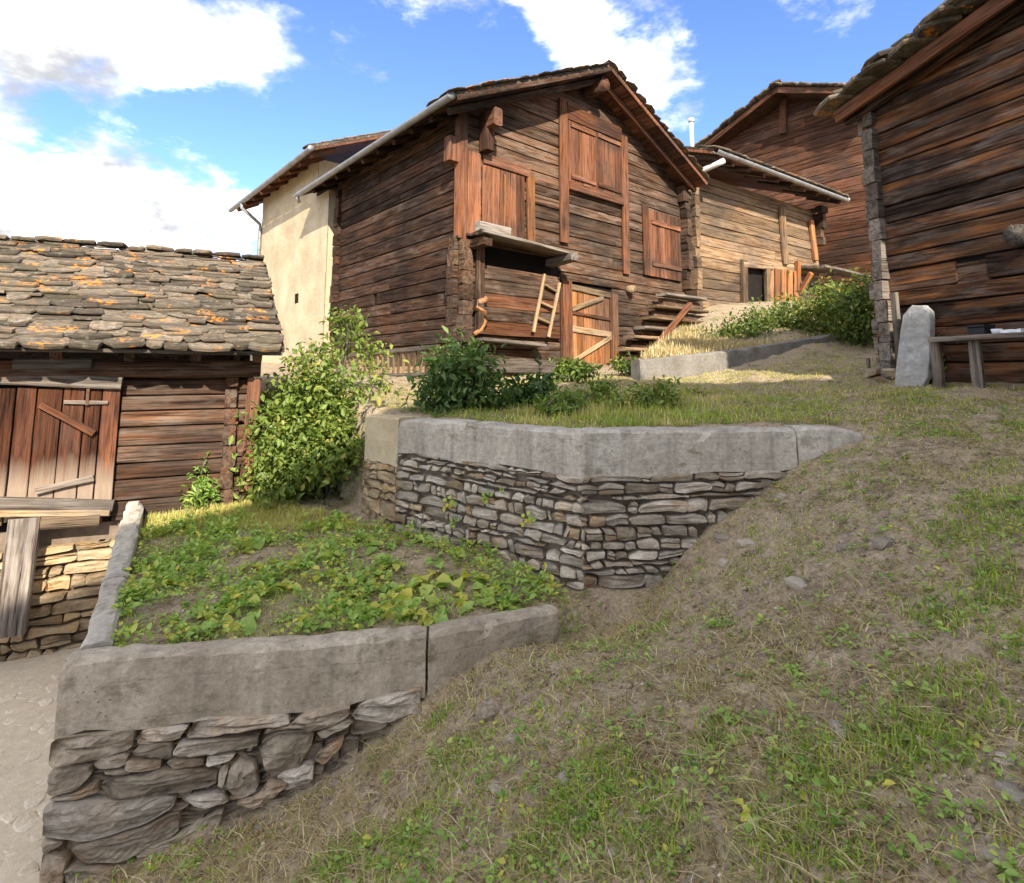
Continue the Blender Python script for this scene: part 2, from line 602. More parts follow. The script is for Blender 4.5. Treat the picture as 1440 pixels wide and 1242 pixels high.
M['plaster'] = plaster_mat()
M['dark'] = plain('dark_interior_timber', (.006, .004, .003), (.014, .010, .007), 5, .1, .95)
M['zinc'] = plain('dull_zinc', (.20, .20, .195), (.36, .36, .355), 5, .08, .5, .55)
M['white_pipe'] = plain('white_enamel', (.46, .455, .44), (.58, .57, .55), 4, .05, .5)
M['black'] = plain('black_plastic', (.010, .011, .014), (.020, .021, .026), 6, .05, .5)
M['paper'] = plain('white_paper', (.55, .58, .62), (.75, .77, .80), 12, .1, .8)
M['iron'] = plain('rusty_iron', (.06, .035, .025), (.15, .08, .05), 30, .2, .7, .3)


def ground_mat():
    n = NT('dry_meadow_soil')
    pos = n.geo.outputs['Position']
    g0 = n.noise(pos, .9, 5, .6, .3)
    g1 = n.noise(pos, 5, 6, .68, .2)
    g2 = n.noise(pos, 38, 4, .7)
    soil = n.ramp(g1, [(.30, (.16, .12, .083)), (.50, (.37, .295, .215)), (.70, (.54, .45, .345))])
    straw = n.ramp(n.noise(pos, 60, 5, .7), [(.3, (.17, .125, .065)), (.6, (.34, .265, .15)), (.75, (.46, .37, .23))])
    moss = n.ramp(g2, [(.3, (.085, .085, .026)), (.6, (.20, .185, .065)), (.8, (.28, .25, .10))])
    col = n.mix(n.rng_(g1, .45, .60, 0, .75), soil, straw)
    col = n.mix(n.rng_(n.noise(pos, 2.6, 5, .68), .52, .64, 0, .65), col, moss)
    col = n.mix(1.0, col, n.vec('MULTIPLY', (1, 1, 1), n.rng_(g2, .25, .75, .55, 1.4)), 'MULTIPLY')
    n.bump(n.math('ADD', g1, g2), .8, .03)
    return n.done(col, .95, .15)


M['ground'] = ground_mat()


def leafy(name, dark, mid, light, yellow=None, trans=.35, gloss=.45):
    n = NT(name)
    at = n.N.new('ShaderNodeAttribute')
    at.attribute_name = 'tone'
    stops = [(0.0, dark), (.45, mid), (.85, light)]
    if yellow:
        stops.append((1.0, yellow))
    col = n.ramp(at.outputs['Fac'], stops)
    n.done(col, gloss, .35)
    tr = n.N.new('ShaderNodeBsdfTranslucent')
    n.L.new(n.mix(1.0, col, (1.5, 1.6, .7, 1), 'MULTIPLY'), tr.inputs[0])
    mx = n.N.new('ShaderNodeMixShader')
    mx.inputs[0].default_value = trans
    n.L.new(n.b.outputs[0], mx.inputs[1])
    n.L.new(tr.outputs[0], mx.inputs[2])
    n.L.new(mx.outputs[0], n.out.inputs[0])
    return n.m


M['leaf_bush'] = leafy('light_green_leaves', (.050, .085, .016), (.125, .185, .036), (.215, .275, .062), (.36, .33, .085))
M['leaf_dark'] = leafy('dark_green_leaves', (.026, .055, .016), (.068, .125, .034), (.13, .20, .055), (.26, .29, .08))
M['leaf_mix'] = leafy('hillside_leaves', (.040, .075, .016), (.11, .16, .036), (.20, .235, .055), (.42, .34, .07))
M['leaf_garden'] = leafy('garden_leaves', (.09, .17, .030), (.20, .33, .068), (.35, .47, .12), (.55, .50, .10))
M['grass'] = leafy('grass_blades', (.10, .18, .020), (.23, .335, .042), (.40, .43, .085), (.60, .50, .22), .3, .55)
M['straw'] = leafy('dry_grass_blades', (.14, .095, .045), (.33, .25, .12), (.50, .41, .225), (.64, .55, .35), .25, .65)

# ------------------------------------------------------------------ layout of the place (metres from the eye)
G0, G1, G2 = Vector((-2.44, 3.19, 0)), Vector((-.575, 3.50, 0)), Vector((.20, 3.87, 0))
T2, T1, T0 = Vector((-1.60, 5.76, 0)), Vector((-1.17, 5.30, 0)), Vector((.40, 4.33, 0))
T3, T4 = Vector((2.02, 4.46, 0)), Vector((2.60, 4.48, 0))
GT, TT = -1.50, -.42                                    # tops of the garden wall and the terrace wall
SHED = Face((-2.99, 6.20), 62.0)                         # front of the slate-roofed shed (s < 0 runs to the left)
_s175, _z175 = SHED.px(178, 705)
GL = SHED.pt(_s175, 0, .02)                              # garden side wall meets the shed here
GLZ = _z175
GAB = Face((-1.057, 8.80), 48.4)                         # gable of the big barn, s = 0 at its left corner
BW = 6.4                                                 # gable width
LEFT = Face((-1.057, 8.80), 48.4 - 90 + 180)             # left wall: s = -t (d points towards the corner)
BL = 4.75
SMALL = Face(at_y(973, 400, 13.35), 54.0)                # small barn
RB = Face((0, 0), -20.6 + 180)                           # right barn, set below
_c = at_y(1243, 500, 6.55)
RB = Face(_c, 180 - 20.6)                                # s = 0 at the left corner, s grows to the right and nearer
_f = at_y(1215, 300, 18.5)
FAR = Face(_f, 180 - 41.0)                               # far barn: s = 0 where the right barn hides it


def sstep(a, b, x):
    t = np.clip((x - a) / (b - a), 0, 1)
    return t * t * (3 - 2 * t)


def vnoise(x, y, seed=0):
    """cheap smooth value noise on arrays"""
    xi, yi = np.floor(x).astype(np.int64), np.floor(y).astype(np.int64)
    xf, yf = x - xi, y - yi

    def h(a, b):
        v = np.sin(a * 127.1 + b * 311.7 + seed * 74.7) * 43758.5453
        return v - np.floor(v)
    u, v = xf * xf * (3 - 2 * xf), yf * yf * (3 - 2 * yf)
    return (h(xi, yi) * (1 - u) + h(xi + 1, yi) * u) * (1 - v) + (h(xi, yi + 1) * (1 - u) + h(xi + 1, yi + 1) * u) * v


def fbm(x, y, seed=0, o=4):
    s, a = 0, .5
    for k in range(o):
        s = s + a * (vnoise(x * 2 ** k, y * 2 ** k, seed + k) - .5)
        a *= .5
    return s


def side(x, y, A, B):                                    # > 0 to the left of A->B
    L_ = math.hypot(B.x - A.x, B.y - A.y)
    return ((B.x - A.x) * (y - A.y) - (B.y - A.y) * (x - A.x)) / L_


def z_path(x, y):
    return -2.62 + .045 * (y - 3.0)


def z_bed(x, y):
    back = -1.36 + .03 * (x + 3)
    t = np.clip((y - 3.4) / 2.7, 0, 1.6)
    return -1.555 + t * (back + 1.555) - .10 * sstep(-.5, .5, x)


def z_terr(x, y):
    z = -.47 + .085 * (y - 4.4) + .02 * (x - 1) + .11 * np.clip(x - 2.6, 0, 2.2) * sstep(3, 5, y)
    z = z + .22 * np.clip(y - 9.2, 0, 6) * sstep(1, 4, x)
    return np.minimum(z, 1.9)


def smin(a, b, k):
    h = np.clip(.5 + .5 * (b - a) / k, 0, 1)
    return b + (a - b) * h - k * h * (1 - h)


def ground_z(x, y, rough=True):
    x = np.asarray(x, dtype=float)
    y = np.asarray(y, dtype=float)
    zp = z_path(x, np.clip(y, -3, 9))
    slope = -1.67 + .42 * np.clip(x, -8, 9) + .03 * np.clip(y, -6, 8)
    slope = slope - .30 * np.exp(-(((x - .80) / .62) ** 2 + ((y - 4.3) / 1.15) ** 2)) - .19 * np.exp(-(((x + 1.25) / .6) ** 2 + ((y - 3.2) / .95) ** 2))
    slope = slope - .13 * np.exp(-(((x - 1.5) / .9) ** 2 + ((y - 3.3) / 1.3) ** 2))
    slope = slope - .19 * np.exp(-(((x - .35) / .42) ** 2 + ((y - 4.1) / .5) ** 2))
    slope = smin(slope, z_terr(x, np.clip(y, -4, 40)), .22)
    slope = np.maximum(slope, zp - .02)
    bed, terr = z_bed(x, y), z_terr(x, y)
    w = .07
    # in the bed: behind the front wall (line through the middle of its thickness), right of the side wall
    off = .09
    infront = sstep(-w, w, np.minimum(side(x, y, G0, G1) - off, np.where(x > G1.x, side(x, y, G1, G2) - off, 9)))
    rightof = sstep(-w, w, -side(x, y, G0, GL) - .07)
    inbed = infront * rightof
    z = slope * (1 - inbed) + bed * inbed
    # path to the left of the garden side wall
    lp = sstep(-w, w, side(x, y, G0, GL) + .10) * sstep(3.0, 3.3, y)
    z = z * (1 - lp) + (zp - .03) * lp
    # terrace: behind both arms of the upper wall
    off = .13
    a = side(x, y, T1, T0) - off                         # T1->T0 heads right and nearer: left of it is behind
    b = side(x, y, T0, T4) - off
    c = side(x, y, T2, T1) - off
    interr = sstep(-w, w, np.minimum(np.minimum(a, c), np.where(x > .3, b, 9)))
    z = z * (1 - interr) + np.maximum(terr, z) * interr
    # the gap between shed, white house and terrace rises towards the back
    z = z + (1 - interr) * inbed * np.clip(y - 6.4, 0, 3) * .35
    if rough:
        near = np.exp(-(np.maximum(0, np.hypot(x, y) - 9) / 6) ** 2)
        z = z + near * (.09 * fbm(x * 1.5, y * 1.5, 3) + .075 * fbm(x * 6, y * 6, 9)) * (1 - lp * .7)
    far = sstep(25, 60, np.hypot(x, y))
    z = z * (1 - far) + np.where(x < 0, -3.0, 0.0) * far * np.clip(np.abs(x) / 40, 0, 1)
    return z


def gz(x, y):
    return float(ground_z(np.array([x]), np.array([y]))[0])


def ground_hit(px, py, tmax=30):
    r = pix_ray(px, py)
    t = .6
    while t < tmax:
        p = r * t
        if p.z < gz(p.x, p.y):
            lo, hi = t - .06, t
            for _ in range(10):
                m = (lo + hi) / 2
                q = r * m
                if q.z < gz(q.x, q.y):
                    hi = m
                else:
                    lo = m
            return r * hi
        t += .06
    return r * tmax


# ------------------------------------------------------------------ ground
def build_ground():
    def axis(fine0, fine1, step, lo, hi):
        a = np.arange(fine0, fine1, step)
        left, right = [], []
        x, s = fine0, step
        while x > lo:
            s *= 1.25
            x -= s
            left.append(x)
        x, s = a[-1], step
        while x < hi:
            s *= 1.25
            x += s
            right.append(x)
        return np.array(left[::-1] + list(a) + right)
    xs = axis(-5.2, 5.6, .035, -400, 400)
    ys = axis(.5, 9.0, .035, -400, 500)
    X, Y = np.meshgrid(xs, ys)
    Z = ground_z(X, Y)
    V = np.stack([X, Y, Z], -1).reshape(-1, 3).astype(np.float32)
    ny, nx = X.shape
    i = (np.arange(ny - 1)[:, None] * nx + np.arange(nx - 1)[None, :]).reshape(-1)
    Fq = np.stack([i, i + 1, i + 1 + nx, i + nx], -1).astype(np.int32)
    me = bpy.data.meshes.new('ground')
    me.vertices.add(len(V))
    me.vertices.foreach_set('co', V.reshape(-1))
    me.loops.add(Fq.size)
    me.loops.foreach_set('vertex_index', Fq.reshape(-1))
    me.polygons.add(len(Fq))
    me.polygons.foreach_set('loop_start', np.arange(0, Fq.size, 4, dtype=np.int32))
    me.polygons.foreach_set('loop_total', np.full(len(Fq), 4, dtype=np.int32))
    me.polygons.foreach_set('use_smooth', np.ones(len(Fq), dtype=bool))
    me.materials.append(M['ground'])
    me.update(calc_edges=True)
    o = link('ground', me)
    o['kind'] = 'structure'


build_ground()


# ------------------------------------------------------------------ stones
def clip_poly(poly, a, b, c):                            # keep a*x + b*y <= c
    out = []
    n = len(poly)
    for i in range(n):
        p, q = poly[i], poly[(i + 1) % n]
        dp, dq = a * p[0] + b * p[1] - c, a * q[0] + b * q[1] - c
        if dp <= 0:
            out.append(p)
        if dp * dq < 0:
            t = dp / (dp - dq)
            out.append((p[0] + (q[0] - p[0]) * t, p[1] + (q[1] - p[1]) * t))
    return out


def cells(pts, bounds, asp, gap):
    P = np.array(pts, dtype=float)
    P[:, 0] /= asp
    B = [(x / asp, y) for x, y in bounds]
    res = []
    for i, p in enumerate(P):
        d = P - p
        dist = np.hypot(d[:, 0], d[:, 1])
        order = np.argsort(dist)[1:18]
        poly = B
        for j in order:
            a, b = d[j]
            m = (p + P[j]) / 2
            g = gap / 2 * (a * a + b * b)
            poly = clip_poly(poly, a, b, a * m[0] + b * m[1] - g)
            if len(poly) < 3:
                break
        if len(poly) >= 3:
            res.append([(x * asp, y) for x, y in poly])
    return res


def chaikin(poly, k=.22):
    out = []
    n = len(poly)
    for i in range(n):
        p, q = poly[i], poly[(i + 1) % n]
        out.append((p[0] + (q[0] - p[0]) * k, p[1] + (q[1] - p[1]) * k))
        out.append((p[0] + (q[0] - p[0]) * (1 - k), p[1] + (q[1] - p[1]) * (1 - k)))
    return out


def poly_area(p):
    return abs(sum(p[i][0] * p[(i + 1) % len(p)][1] - p[(i + 1) % len(p)][0] * p[i][1] for i in range(len(p)))) / 2


def poly_stone(name, poly, face, mat, parent, proud=.03, thick=.12, rough=.012, fine=False):
    """a stone whose outline on the face is poly [(s, z)...]"""
    cx_ = sum(p[0] for p in poly) / len(poly)
    cz_ = sum(p[1] for p in poly) / len(poly)
    pl = [(p[0] - cx_, p[1] - cz_) for p in poly]
    ar = sum(pl[i][0] * pl[(i + 1) % len(pl)][1] - pl[(i + 1) % len(pl)][0] * pl[i][1] for i in range(len(pl)))
    if ar < 0:
        pl = pl[::-1]
    pl = chaikin(pl, .14 if fine else .16)
    if fine:
        q = []
        for i in range(len(pl)):
            a, b = pl[i], pl[(i + 1) % len(pl)]
            m = max(1, int(math.hypot(b[0] - a[0], b[1] - a[1]) / .025))
            for k in range(m):
                q.append((a[0] + (b[0] - a[0]) * k / m, a[1] + (b[1] - a[1]) * k / m))
        pl = q
    n = len(pl)
    sd_ = random.uniform(0, 50)
    tilt, tilt2 = random.uniform(-.10, .10), random.uniform(-.22, .22)
    planes = [(random.uniform(.75, 1.15), random.uniform(-.30, .30) / max(1, len(poly) / 6), random.uniform(-.55, .55)) for _ in range(4)]
    rings = [(1.0, thick), (1.0, -proud * .35), (.955, -proud * .75), (.86, -proud * .95), (.68, -proud * 1.05), (.45, -proud), (.2, -proud)] if fine else \
            [(1.0, thick), (1.0, -proud * .45), (.91, -proud * .95), (.5, -proud)]
    V, F = [], []
    wd, ht = max(p[0] for p in pl) - min(p[0] for p in pl), max(p[1] for p in pl) - min(p[1] for p in pl)
    fx, fz = min(1, ht / wd), min(1, wd / ht)
    for ri, (k, y) in enumerate(rings):
        kx, kz = 1 - (1 - k) * fx, 1 - (1 - k) * fz
        for (x, z) in pl:
            x, z = x * kx, z * kz
            j = mnoise.noise(Vector((x * 14 + sd_, z * 24, .7)))
            j2 = (mnoise.noise(Vector((x * 8 + sd_, z * 50, 2.3))) + .6 * mnoise.noise(Vector((x * 38 + sd_, z * 80, 7.3)))) if fine else 0
            yy = y
            if ri > 0:
                fac = -min(proud * c0_ + gx * x + gz_ * z for (c0_, gx, gz_) in planes)
                yy = max(y, fac) if ri > 1 else y + (x * tilt + z * tilt2) * .5
                yy += (j * rough * .45 + j2 * rough * .7) * (.6 if ri == 1 else 1)
            kk = 1 + .03 * j2
            V.append((x * kk, yy, z * kk))
    for r_ in range(len(rings) - 1):
        for k in range(n):
            k2 = (k + 1) % n
            F.append((r_ * n + k, r_ * n + k2, (r_ + 1) * n + k2, (r_ + 1) * n + k))
    b = (len(rings) - 1) * n
    F.append(tuple(b + k for k in range(n)))
    return mesh(name, V, F, mat, parent, face.M(cx_, cz_), smooth=False)


def two_pt_face(A, B):
    f = Face(A, 0)
    f.d = Vector((B.x - A.x, B.y - A.y, 0)).normalized()
    f.n = Vector((f.d.y, -f.d.x, 0))
    f.O = Vector((A.x, A.y, 0))
    return f


def loft_wall(name, F0, F1, B0, B1, top, bot, mat, parent=None, rough=.006, seg=.07, cham=.02, seed=1.0, tops=None):
    """block between a front line F0-F1 and back line B0-B1; top(t), bot(t) give heights."""
    L_ = (F1 - F0).length
    n = max(2, int(L_ / seg))
    V, F = [], []
    for i in range(n + 1):
        t = i / n
        a, b = F0.lerp(F1, t), B0.lerp(B1, t)
        zt, zb = top(t), bot(t)
        wd = (b - a).length
        c = cham / wd
        H = zt - zb
        prof = [(0, zb)]
        m = 4
        for k in range(1, m + 1):
            prof.append((0, zb + (H - cham) * k / m))
        prof += [(c, zt), (.35, zt), (.7, zt), (1 - c, zt), (1, zt - cham), (1, zb)]
        for (w_, z) in prof:
            p = a.lerp(b, w_)
            q = Vector((p.x, p.y, z))
            k_ = mnoise.noise(q * 6 + Vector((seed, 0, 0))) * rough + mnoise.noise(q * 22) * rough * .6
            dirv = (a - b).normalized()
            if abs(z - zt) < 1e-6 and (w_ < .2 or w_ > .8) or abs(z - zt + cham) < 1e-6:
                e_ = max(0, mnoise.noise(q * 7 + Vector((seed, 7, 0)))) * .042 + abs(mnoise.noise(q * 26)) * .014
                q += (-dirv if w_ < .5 else dirv) * e_ * .6 - UP * e_
            q += dirv * (k_ if w_ < .5 else -k_) + UP * (k_ if z > zb + .01 else k_ * 2)
            if i in (0, n) and z > zb + .001:
                q += (F1 - F0).normalized() * (.010 * mnoise.noise(Vector((z * 24, w_ * 3, 5.0))) + .006 * mnoise.noise(Vector((z * 70, w_ * 9, 2.0))))
            V.append(q)
    m = len(V) // (n + 1)
    for i in range(n):
        for k in range(m):
            k2 = (k + 1) % m
            F.append((i * m + k, i * m + k2, (i + 1) * m + k2, (i + 1) * m + k))
    F.append(tuple(range(m - 1, -1, -1)))
    F.append(tuple(n * m + k for k in range(m)))
    O = Vector((F0.x, F0.y, 0))
    return mesh(name, [v - O for v in V], F, mat, parent, Matrix.Translation(O))


def courses(s0, s1, z0, z1, wmean, hmean, tilt=0.0, zmax=None, seed=0.0):
    """outlines of stones laid in uneven courses"""
    polys = []
    nz = lambda k, s: .32 * hmean * mnoise.noise(Vector((s * 3.1 + seed, k * 2.7, 1.0))) + .25 * hmean * mnoise.noise(Vector((s * 11 + seed, k * 5.1, 4.0))) + tilt * s
    z, k = z0, 0
    gap = .006
    while z < z1:
        h = hmean * random.uniform(.55, 1.6)
        zl = lambda s, z=z, k=k: z + nz(k, s)
        zu = lambda s, z=z + h, k=k + 1: z + nz(k, s)
        s = s0 - random.uniform(0, wmean)
        skew = random.uniform(-.02, .02)
        while s < s1:
            w_ = wmean * random.choice((.4, .55, .7, .9, 1.1, 1.5, 2.1)) * random.uniform(.85, 1.15)
            a, b = s + gap, s + w_ - gap
            n_ = skew + random.uniform(-.018, .018)
            bl = [(a + (b - a) * i / 3 + random.uniform(-.008, .008), zl(a + (b - a) * i / 3) + gap + random.uniform(-.002, .012)) for i in range(4)]
            tl = [(a + (b - a) * i / 3 + n_ * (1 if i in (0, 3) else .6), zu(a + (b - a) * i / 3) - gap - random.uniform(-.002, .014 if 0 < i < 3 else .030)) for i in (3, 2, 1, 0)]
            if h > hmean * .95 and w_ < wmean * 1.2 and random.random() < .4:       # two thin stones instead
                m = .35 + .3 * random.random()
                mid = [(lo[0], lo[1] + (hi[1] - lo[1]) * m) for lo, hi in zip(bl, tl[::-1])]
                polys.append(bl + [(x, y - .004) for x, y in mid[::-1]])
                polys.append([(x, y + .004) for x, y in mid] + tl)
            else:
                polys.append(bl + tl)
            s += w_
        z += h
        k += 1
    out = []
    for p in polys:
        p = clip_poly(p, -1, 0, -s0)
        p = clip_poly(p, 1, 0, s1) if p else p
        if zmax is not None and p:
            lo = sum(q[0] for q in p) / len(p)
            p = clip_poly(p, 0, 1, zmax(lo))
        if p and len(p) >= 3:
            out.append(p)
    return out


def row_points(s0, s1, z0, z1, wmean, hmean):
    pts = []
    z = z0
    while z < z1:
        h = hmean * random.uniform(.6, 1.5)
        s = s0 - random.uniform(0, wmean)
        while s < s1 + wmean:
            w_ = wmean * random.uniform(.45, 1.7)
            pts.append((s + w_ / 2, z + h / 2 + random.uniform(-.22, .22) * h))
            s += w_
        z += h
    return pts


# ------------------------------------------------------------------ garden retaining wall
def build_garden_wall():
    w = empty('garden_wall', (G0.x, G0.y, -2.6), 'low garden retaining wall, brown concrete coping over big rough stones', 'wall')
    f1, f2 = two_pt_face(G0, G1), two_pt_face(G1, G2)
    th = .16
    n1, n2 = f1.n, f2.n
    side_d = (GL - G0).normalized()
    in_side = Vector((side_d.y, -side_d.x, 0))           # towards the bed
    crack = 600
    # front coping, left piece
    bot1 = lambda t: GT - .385 + .05 * t + .02 * math.sin(t * 9) + .015 * math.sin(t * 23)
    loft_wall('coping', G0, G1 - f1.d * .004, G0 - n1 * th + in_side * .0, G1 - n1 * th, lambda t: GT + .006 * math.sin(t * 7), bot1, M['concrete'], w, .008, seed=2)
    # front coping, right piece, sinking into the slope
    loft_wall('coping', G1 + f2.d * .010, G2, G1 - n1 * th + f2.d * .02, G2 - n2 * th, lambda t: GT + .004 - .012 * t, lambda t: GT - .33 + .10 * t,
              M['concrete'], w, .008, seed=5)
    # side coping towards the shed
    a0, a1 = G0 - n1 * (th + .004), GL
    sd0 = a0 + side_d * 0
    pieces = 3
    for k in range(pieces):
        t0, t1 = k / pieces, (k + 1) / pieces
        p0, p1 = sd0.lerp(a1, t0), sd0.lerp(a1, t1)
        loft_wall('coping', p0 + side_d * (.004 if k else 0), p1 - side_d * .004, p0 + in_side * .15 + side_d * .004, p1 + in_side * .15 - side_d * .004,
                  lambda t, t0=t0, t1=t1: GT + (GLZ - GT) * (t0 + (t1 - t0) * t),
                  lambda t: -2.75, M['concrete_grey'], w, .009, seed=11 + k, seg=.08)
    # fill behind the stones
    loft_wall('core', G0 - n1 * .055 + f1.d * .03, G1 - n1 * .055, G0 - n1 * (th - .01) + f1.d * .03, G1 - n1 * (th - .01), lambda t: GT - .30, lambda t: -2.8, M['earth'], w, .015, seed=3)
    loft_wall('core', G1 - n2 * .055, G2 - n2 * .055, G1 - n2 * (th - .01), G2 - n2 * (th - .01), lambda t: GT - .22, lambda t: -2.3, M['earth'], w, .015, seed=4)
    # small filler stones set back behind the big ones
    for c in courses(.03, (G1 - G0).length - .01, -2.75, GT - .34, .13, .075, .05, lambda s: GT - .39, 17.0):
        ms, mz = sum(p[0] for p in c) / len(c), max(p[1] for p in c)
        q = f1.pt(ms, 0, .12)
        if poly_area(c) > .0008 and mz > gz(q.x, q.y) - .02:
            poly_stone('stone', c, f1, M['brownstone'], w, random.uniform(-.035, -.005), .08, .012)
    for c in courses(.03, (G2 - G1).length - .05, -2.2, GT - .25, .12, .06, .05, lambda s: GT - .31, 19.0):
        if poly_area(c) > .0008:
            poly_stone('stone', c, f2, M['brownstone'], w, random.uniform(-.03, .0), .06, .012)
    # traced stones (zoomed photo coordinates)
    A = [[(235, 540), (450, 515), (650, 495), (640, 590), (440, 640), (235, 670)], [(665, 550), (690, 500), (915, 475), (860, 550)],
         [(900, 525), (960, 440), (1170, 432), (1390, 425), (1400, 470), (1200, 490), (1010, 525)], [(650, 600), (680, 565), (830, 555), (835, 630), (660, 620)],
         [(845, 590), (870, 550), (1050, 535), (1240, 530), (1240, 580), (880, 620)], [(455, 660), (470, 625), (625, 615), (600, 675), (480, 685)],
         [(605, 700), (610, 645), (780, 640), (775, 685)], [(805, 660), (820, 640), (990, 630), (985, 665), (850, 685)],
         [(1000, 670), (1000, 625), (1140, 612), (1110, 650)], [(225, 685), (450, 655), (440, 720), (380, 780), (215, 810)],
         [(490, 760), (560, 720), (700, 715), (790, 680), (1050, 690), (1045, 760), (760, 810), (560, 815)], [(1058, 700), (1085, 665), (1105, 690), (1080, 780), (1055, 760)],
         [(1090, 780), (1110, 680), (1160, 610), (1235, 660), (1250, 780), (1160, 825)], [(1250, 560), (1372, 500), (1520, 505), (1500, 580), (1420, 700), (1290, 715)],
         [(165, 965), (230, 850), (500, 830), (850, 810), (840, 870), (700, 950), (420, 1030), (165, 1005)], [(870, 825), (1080, 790), (1105, 850), (950, 872)],
         [(110, 1060), (200, 1020), (320, 1040), (190, 1105)], [(340, 1060), (520, 1010), (700, 965), (860, 890), (870, 985), (600, 1120), (420, 1130)],
         [(60, 1210), (100, 1105), (330, 1110), (310, 1250), (60, 1270)], [(640, 1090), (860, 1000), (1080, 880), (1060, 960), (840, 1060), (700, 1130)],
         [(320, 1150), (600, 1135), (560, 1240), (330, 1260)], [(1130, 850), (1260, 800), (1300, 730), (1400, 760), (1240, 880)],
         [(500, 700), (590, 690), (640, 705), (560, 715)], [(660, 555), (830, 552), (690, 562)], [(1260, 520), (1390, 476), (1500, 470), (1380, 495)],
         [(230, 830), (390, 790), (470, 745), (480, 800), (330, 835)]]
    B = [[(370, 620), (430, 540), (560, 505), (690, 480), (690, 570), (540, 640)], [(90, 650), (180, 580), (370, 555), (360, 610), (270, 660), (120, 690)],
         [(210, 690), (360, 625), (385, 640), (240, 712)], [(200, 800), (340, 700), (330, 750), (250, 830)], [(540, 500), (640, 482), (700, 476), (690, 490)],
         [(30, 880), (200, 820), (200, 900), (60, 950)]]
    polys = [[(x / 3.43, 880 + y / 3.43) for x, y in p] for p in A] + [[(380 + x / 3.273, 820 + y / 3.273) for x, y in p] for p in B]
    for p in polys:
        q = [f1.px(x, y) for x, y in p]
        q = [(max(s, .0), z) for s, z in q]
        area = poly_area(q)
        if area < 4e-4:
            continue
        poly_stone('stone', q, f1, random.choice([M['brownstone'], M['brownstone'], M['rubble']]) if area > .003 else M['brownstone'], w,
                   proud=min(.05, .018 + area * .9), thick=.14, rough=.022, fine=True)
    # corner stones seen end-on on the path side are part of the battered side wall
    return w


build_garden_wall()


# ------------------------------------------------------------------ terrace retaining wall
def build_terrace_wall():
    w = empty('terrace_wall', (T0.x, T0.y, -1.65), 'angled dry-stone terrace wall with grey concrete coping below the big barn', 'wall')
    fl, fr, fe = two_pt_face(T1, T0), two_pt_face(T0, T4), two_pt_face(T2, T1)
    th = .27

    def mitre(A, n1, n2):
        b = (n1 + n2).normalized()
        return A - b * (th / b.dot(n1))
    i0 = mitre(T0, fl.n, fr.n)
    i1 = mitre(T1, fe.n, fl.n)
    i2 = T2 - fe.n * th
    s_c = fr.px(1122, 640)[0]
    K = fr.pt(s_c, 0)
    Ki = K - fr.n * th
    cap = M['concrete_grey']
    loft_wall('coping', T1, T0, i1, i0, lambda t: TT + .01 * math.sin(t * 5), lambda t: TT - .30 - .04 * t + .02 * math.sin(t * 11), cap, w, .007, seed=21)
    loft_wall('coping', T0, K - fr.d * .006, i0, Ki - fr.d * .012, lambda t: TT, lambda t: TT - .36 + .06 * t + .015 * math.sin(t * 13), cap, w, .007, seed=23)
    loft_wall('coping', K + fr.d * .008, T4, Ki + fr.d * .004, T4 - fr.n * .16, lambda t: TT + .012 - .05 * t ** 4, lambda t: TT - .30 + .02 * t, cap, w, .007, seed=25)
    loft_wall('coping', T2, T1, i2, i1, lambda t: TT + .015, lambda t: TT - .42, M['plaster'], w, .012, seed=27)
    # fill
    loft_wall('core', T1 - fl.n * .05, T0 - fl.n * .05, i1, i0, lambda t: TT - .25, lambda t: -2.0, M['earth'], w, .012, seed=31)
    loft_wall('core', T0 - fr.n * .05, T4 - fr.n * .05, i0, T4 - fr.n * .2, lambda t: TT - .24, lambda t: -1.9, M['earth'], w, .012, seed=33)
    loft_wall('core', T2 - fe.n * .05, T1 - fe.n * .05, i2, i1, lambda t: TT - .3, lambda t: -1.9, M['ochre'], w, .012, seed=35)
    # stones, left arm
    Ll = (T0 - T1).length
    b = [(0.0, -1.72), (Ll - .004, -1.72), (Ll - .004, TT - .325), (Ll * .5, TT - .30), (0.0, TT - .285)]
    for c in courses(0, Ll + .022, -1.75, TT - .2, .115, .058, -.05, lambda s: TT - .29 - .02 * s, 3.0):
        mz = sum(p[1] for p in c) / len(c)
        ms = sum(p[0] for p in c) / len(c)
        q = fl.pt(ms, 0, .1)
        if poly_area(c) > .0005 and max(p[1] for p in c) > gz(q.x, q.y) - .03:
            poly_stone('stone', c, fl, random.choices([M['rubble'], M['brownstone'], M['ochre']], [14, 2, 1])[0], w, random.uniform(.008, .032), .11, .013)
    # stones, right arm
    Lr = (T4 - T0).length
    b = [(.004, -1.75), (Lr, -1.75), (Lr, TT - .29), (s_c, TT - .30), (.004, TT - .35)]
    for c in courses(.004, Lr, -1.75, TT - .2, .17, .066, .015, lambda s: TT - .345 + .03 * s, 8.0):
        ms = sum(p[0] for p in c) / len(c)
        q = fr.pt(ms, 0, .1)
        if poly_area(c) > .0005 and max(p[1] for p in c) > gz(q.x, q.y) - .02:
            poly_stone('stone', c, fr, random.choices([M['rubble'], M['brownstone']], [4, 2])[0], w, random.uniform(.010, .050), .11, .015)
    Le = (T1 - T2).length
    b = [(0, -1.6), (Le - .004, -1.6), (Le - .004, TT - .42), (0, TT - .42)]
    for c in courses(0, Le - .004, -1.6, TT - .38, .16, .09, 0, lambda s: TT - .42, 5.0):
        if poly_area(c) > .0008:
            poly_stone('stone', c, fe, M['ochre'], w, random.uniform(.005, .02), .11, .012)
    return w


build_terrace_wall()


